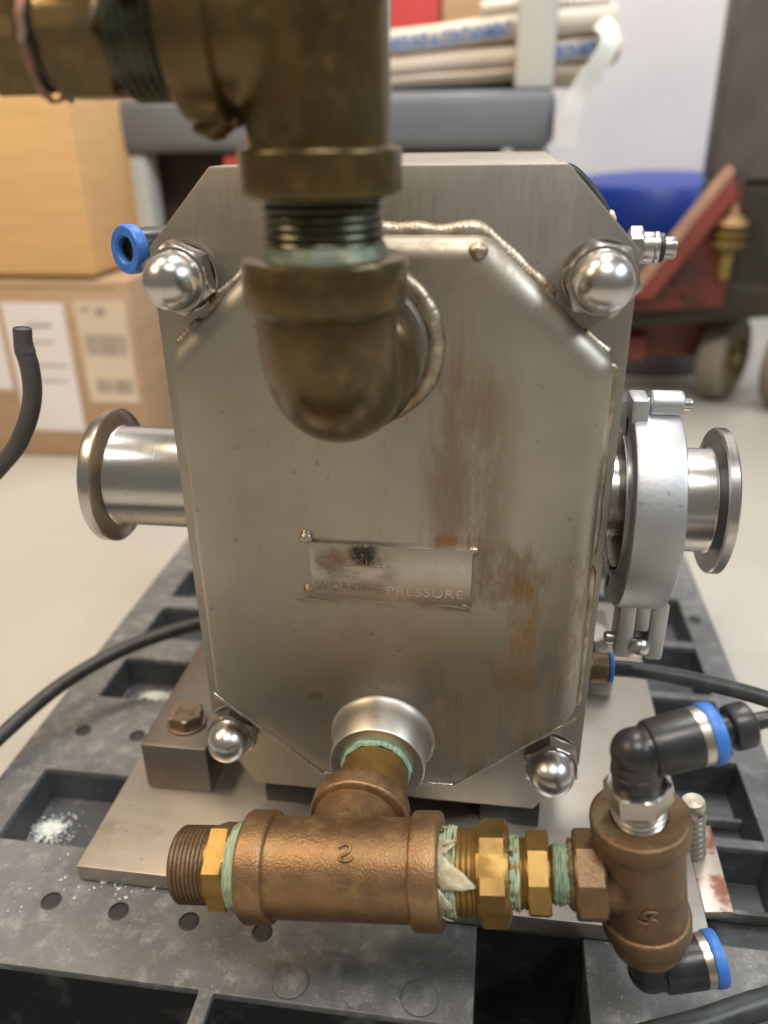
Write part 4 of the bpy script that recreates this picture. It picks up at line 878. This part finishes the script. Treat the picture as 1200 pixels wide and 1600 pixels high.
# folded sacks on the cart
def sack(label, x0, x1, y0, y1, z, th, tilt, mat, txt=None, tx=None, seed=0, bend=0.02):
    t = thing('folded_sack', label, 'sack', ((x0 + x1) / 2, (y0 + y1) / 2, z), 'folded printed sacks on the cart')
    n = 22; rings_ = []
    def zc(x): return z + tilt * (x - x0) + bend * math.sin((x - x0) / (x1 - x0) * math.pi) + 0.006 * noise.noise(Vector((x * 7, seed, 0)))
    for i in range(n + 1):
        x = x0 + (x1 - x0) * i / n; zz = zc(x); h = th / 2
        cs = []
        for k in range(16):
            a = 2 * math.pi * k / 16; ca, sa = math.cos(a), math.sin(a)
            cs.append((x, (y0 + y1) / 2 + (y1 - y0) / 2 * math.copysign(abs(ca) ** 0.5, ca), zz + h + h * math.copysign(abs(sa) ** 0.55, sa)))
        rings_.append(cs)
    G().rings(rings_, True, True, True).build('cloth', M[mat], t, angle=60)
    if txt:
        cu = bpy.data.curves.new('print', 'FONT'); cu.body = txt; cu.size = 0.036; cu.extrude = 0.0004; cu.offset = 0.0012
        tmp = bpy.data.objects.new('print', cu); COL.objects.link(tmp)
        me = bpy.data.meshes.new_from_object(tmp.evaluated_get(bpy.context.evaluated_depsgraph_get())); bpy.data.objects.remove(tmp)
        off = t.matrix_world.translation; mx = max(v.co.x for v in me.vertices); k = (tx[1] - tx[0]) / mx
        for v in me.vertices:
            xx = tx[0] + v.co.x * k
            v.co = Vector((xx, y0 - 0.0035 - v.co.z, zc(xx) + th * tx[2] + v.co.y)) - off
        me.materials.clear(); me.materials.append(M['blue_ink'])
        o = bpy.data.objects.new('print', me); COL.objects.link(o); o.parent = t
sack('lowest cream folded sack lying flat on the grey cart', -0.34, 0.24, 1.36, 1.72, 0.2480, 0.040, 0.03, 'sack', seed=1, bend=0.002)
sack('second cream folded sack up on the grey cart', -0.36, 0.27, 1.35, 1.72, 0.262, 0.050, 0.055, 'sack', 'ENVIRONMENTAL', (0.110, 0.265, 0.20), seed=2, bend=0.002)
sack('cream folded sack with long blue printed line on the grey cart', -0.38, 0.255, 1.345, 1.72, 0.288, 0.058, 0.09, 'sack', 'WRAP AROUND & CONTAINMENT', (-0.24, 0.062, 0.22), seed=3, bend=0.004)
sack('topmost white folded sack behind the off-white post', 0.0, 0.245, 1.36, 1.72, 0.378, 0.034, 0.03, 'sack_white', seed=4, bend=0.002)
strp = []
for i, p in enumerate(bez([(0.225, 1.34, 0.362), (0.240, 1.315, 0.345), (0.240, 1.29, 0.318), (0.222, 1.275, 0.285), (0.195, 1.262, 0.248), (0.178, 1.24, 0.205), (0.172, 1.235, 0.15)], 6)):
    strp.append(p)
gs = G(); rows = []
for i, p in enumerate(strp):
    t_ = (strp[min(i + 1, len(strp) - 1)] - strp[max(i - 1, 0)]).normalized(); nn = Vector((0, 1, 0)); sdv = t_.cross(nn).normalized()
    sdv = (sdv + Vector((0, 0.8, 0))).normalized()
    th = t_.cross(sdv).normalized() * 0.0012
    rows.append([p - sdv * 0.022 - th, p + sdv * 0.022 - th, p + sdv * 0.022 + th, p - sdv * 0.022 + th])
o = gs.rings(rows, True, True, True).build('webbing_strap', M['strap'], origin=(0.2, 1.26, 0.10), angle=40)
tag(o, 'white webbing strap drooping off the folded sacks at the cart end', 'strap')
crate_box('red_crate', 'red plastic crate behind the cream sacks near the top', 'crate', -0.235, -0.110, 1.74, 1.84, 0.250, 0.70, 'red_plastic')
crate_box('cardboard_box', 'brown cardboard box standing behind the cream folded sacks', 'box', -0.105, 0.16, 1.74, 1.84, 0.251, 0.72, 'card')
# drum
dm = thing('plastic_drum', 'grey drum with royal blue domed lid against the white wall', 'drum', (0.50, 2.05, ZF))
G().lathe(rprof(0.26, 0, 0.365, 0.02), (0.49, 2.05, ZF), (0, 0, 1), 48).build('drum', M['grey_drum'], dm)
G().lathe([(0.26, 0.0), (0.275, 0.0), (0.278, 0.008), (0.276, 0.105), (0.262, 0.126), (0.20, 0.140), (0.1, 0.150), (0, 0.153)], (0.49, 2.05, ZF + 0.366), (0, 0, 1), 64).build('lid', M['blue_drum'], dm)
# pallet jack
jk = thing('pallet_jack', 'red pallet jack with dark greasy mast and grey wheels at the right', 'pallet jack', (0.62, 1.6, ZF))
YJ = 1.45
G().prism([(0.355, -0.200), (0.560, -0.190), (0.566, 0.080), (0.520, 0.082), (0.372, -0.145)], YJ, YJ + 0.03).build('gusset', M['deep_red'], jk, bevel=0.004)
G().prism([(0.352, -0.165), (0.400, -0.165), (0.545, 0.045), (0.530, 0.098)], YJ - 0.03, YJ - 0.002).build('frame_arm', M['red_paint'], jk, bevel=0.003)
G().prism([(0.350, -0.148), (0.368, -0.150), (0.532, 0.094), (0.524, 0.108)], YJ - 0.034, YJ + 0.02).build('arm_edge', M['tan_paint'], jk, bevel=0.002)
G().prism([(0.36, -0.245), (0.48, -0.235), (0.80, -0.205), (0.80, -0.150), (0.47, -0.135), (0.36, -0.185)], YJ + 0.031, YJ + 0.16).build('axle_housing', M['jack_dark'], jk, bevel=0.008)
G().box(0.36, 0.60, YJ + 0.165, YJ + 0.30, -0.345, -0.225).build('fork_beam', M['rust_red'], jk, bevel=0.008)
G().box(0.358, 0.425, YJ + 0.11, YJ + 0.162, -0.345, -0.283).build('fork_tip', M['red_paint'], jk, bevel=0.01)
G().box(0.498, 0.70, YJ + 0.02, YJ + 0.12, 0.075, 0.75).build('mast', M['jack_grey'], jk, bevel=0.01)
G().box(0.505, 0.70, YJ + 0.035, YJ + 0.15, -0.16, 0.074).build('pump_block', M['jack_dark'], jk, bevel=0.012)
ps = G().lathe([(0, 0.0), (0.013, 0.0), (0.015, 0.055), (0.021, 0.058), (0.021, 0.066), (0.036, 0.070), (0.037, 0.076), (0.026, 0.080), (0.026, 0.088), (0.034, 0.092), (0.034, 0.098), (0.024, 0.102), (0.024, 0.108), (0, 0.11)], (0.548, YJ - 0.005, -0.125), (0, 0, 1), 32)
pso = ps.build('piston', M['olive'], jk)
G().lathe([(0.036, 0), (0.034, 0.006), (0.016, 0.022), (0.010, 0.032), (0.008, 0.042), (0, 0.044)], (0.548, YJ - 0.005, -0.012), (0, 0, 1), 32).build('spring_cap', M['orange_cap'], jk)
for x, y in ((0.625, 1.62), (0.760, 1.56)):
    ax = Vector((0.82, -0.57, 0)).normalized(); c = Vector((x, y, ZF + 0.108))
    wh = G().lathe([(0.070, -0.03), (0.098, -0.03), (0.106, -0.022), (0.108, 0), (0.106, 0.022), (0.098, 0.03), (0.070, 0.03), (0.066, 0.02)], c, ax, 48).build('wheel', M['rubber'], jk)
    sub(G().lathe([(0.070, -0.026), (0.072, 0.026), (0.058, 0.031), (0.05, 0.022), (0.024, 0.02), (0.022, 0.036), (0, 0.036)], c, ax, 32), 'hub', M['olive'], wh, jk)
for x, z in ((0.445, -0.135), (0.47, -0.165)): G().lathe(rprof(0.008, 0, 0.012, 0.003), (x, YJ + 0.012, z), (0, -1, 0), 16).build('bolt_head', M['nut'], jk)
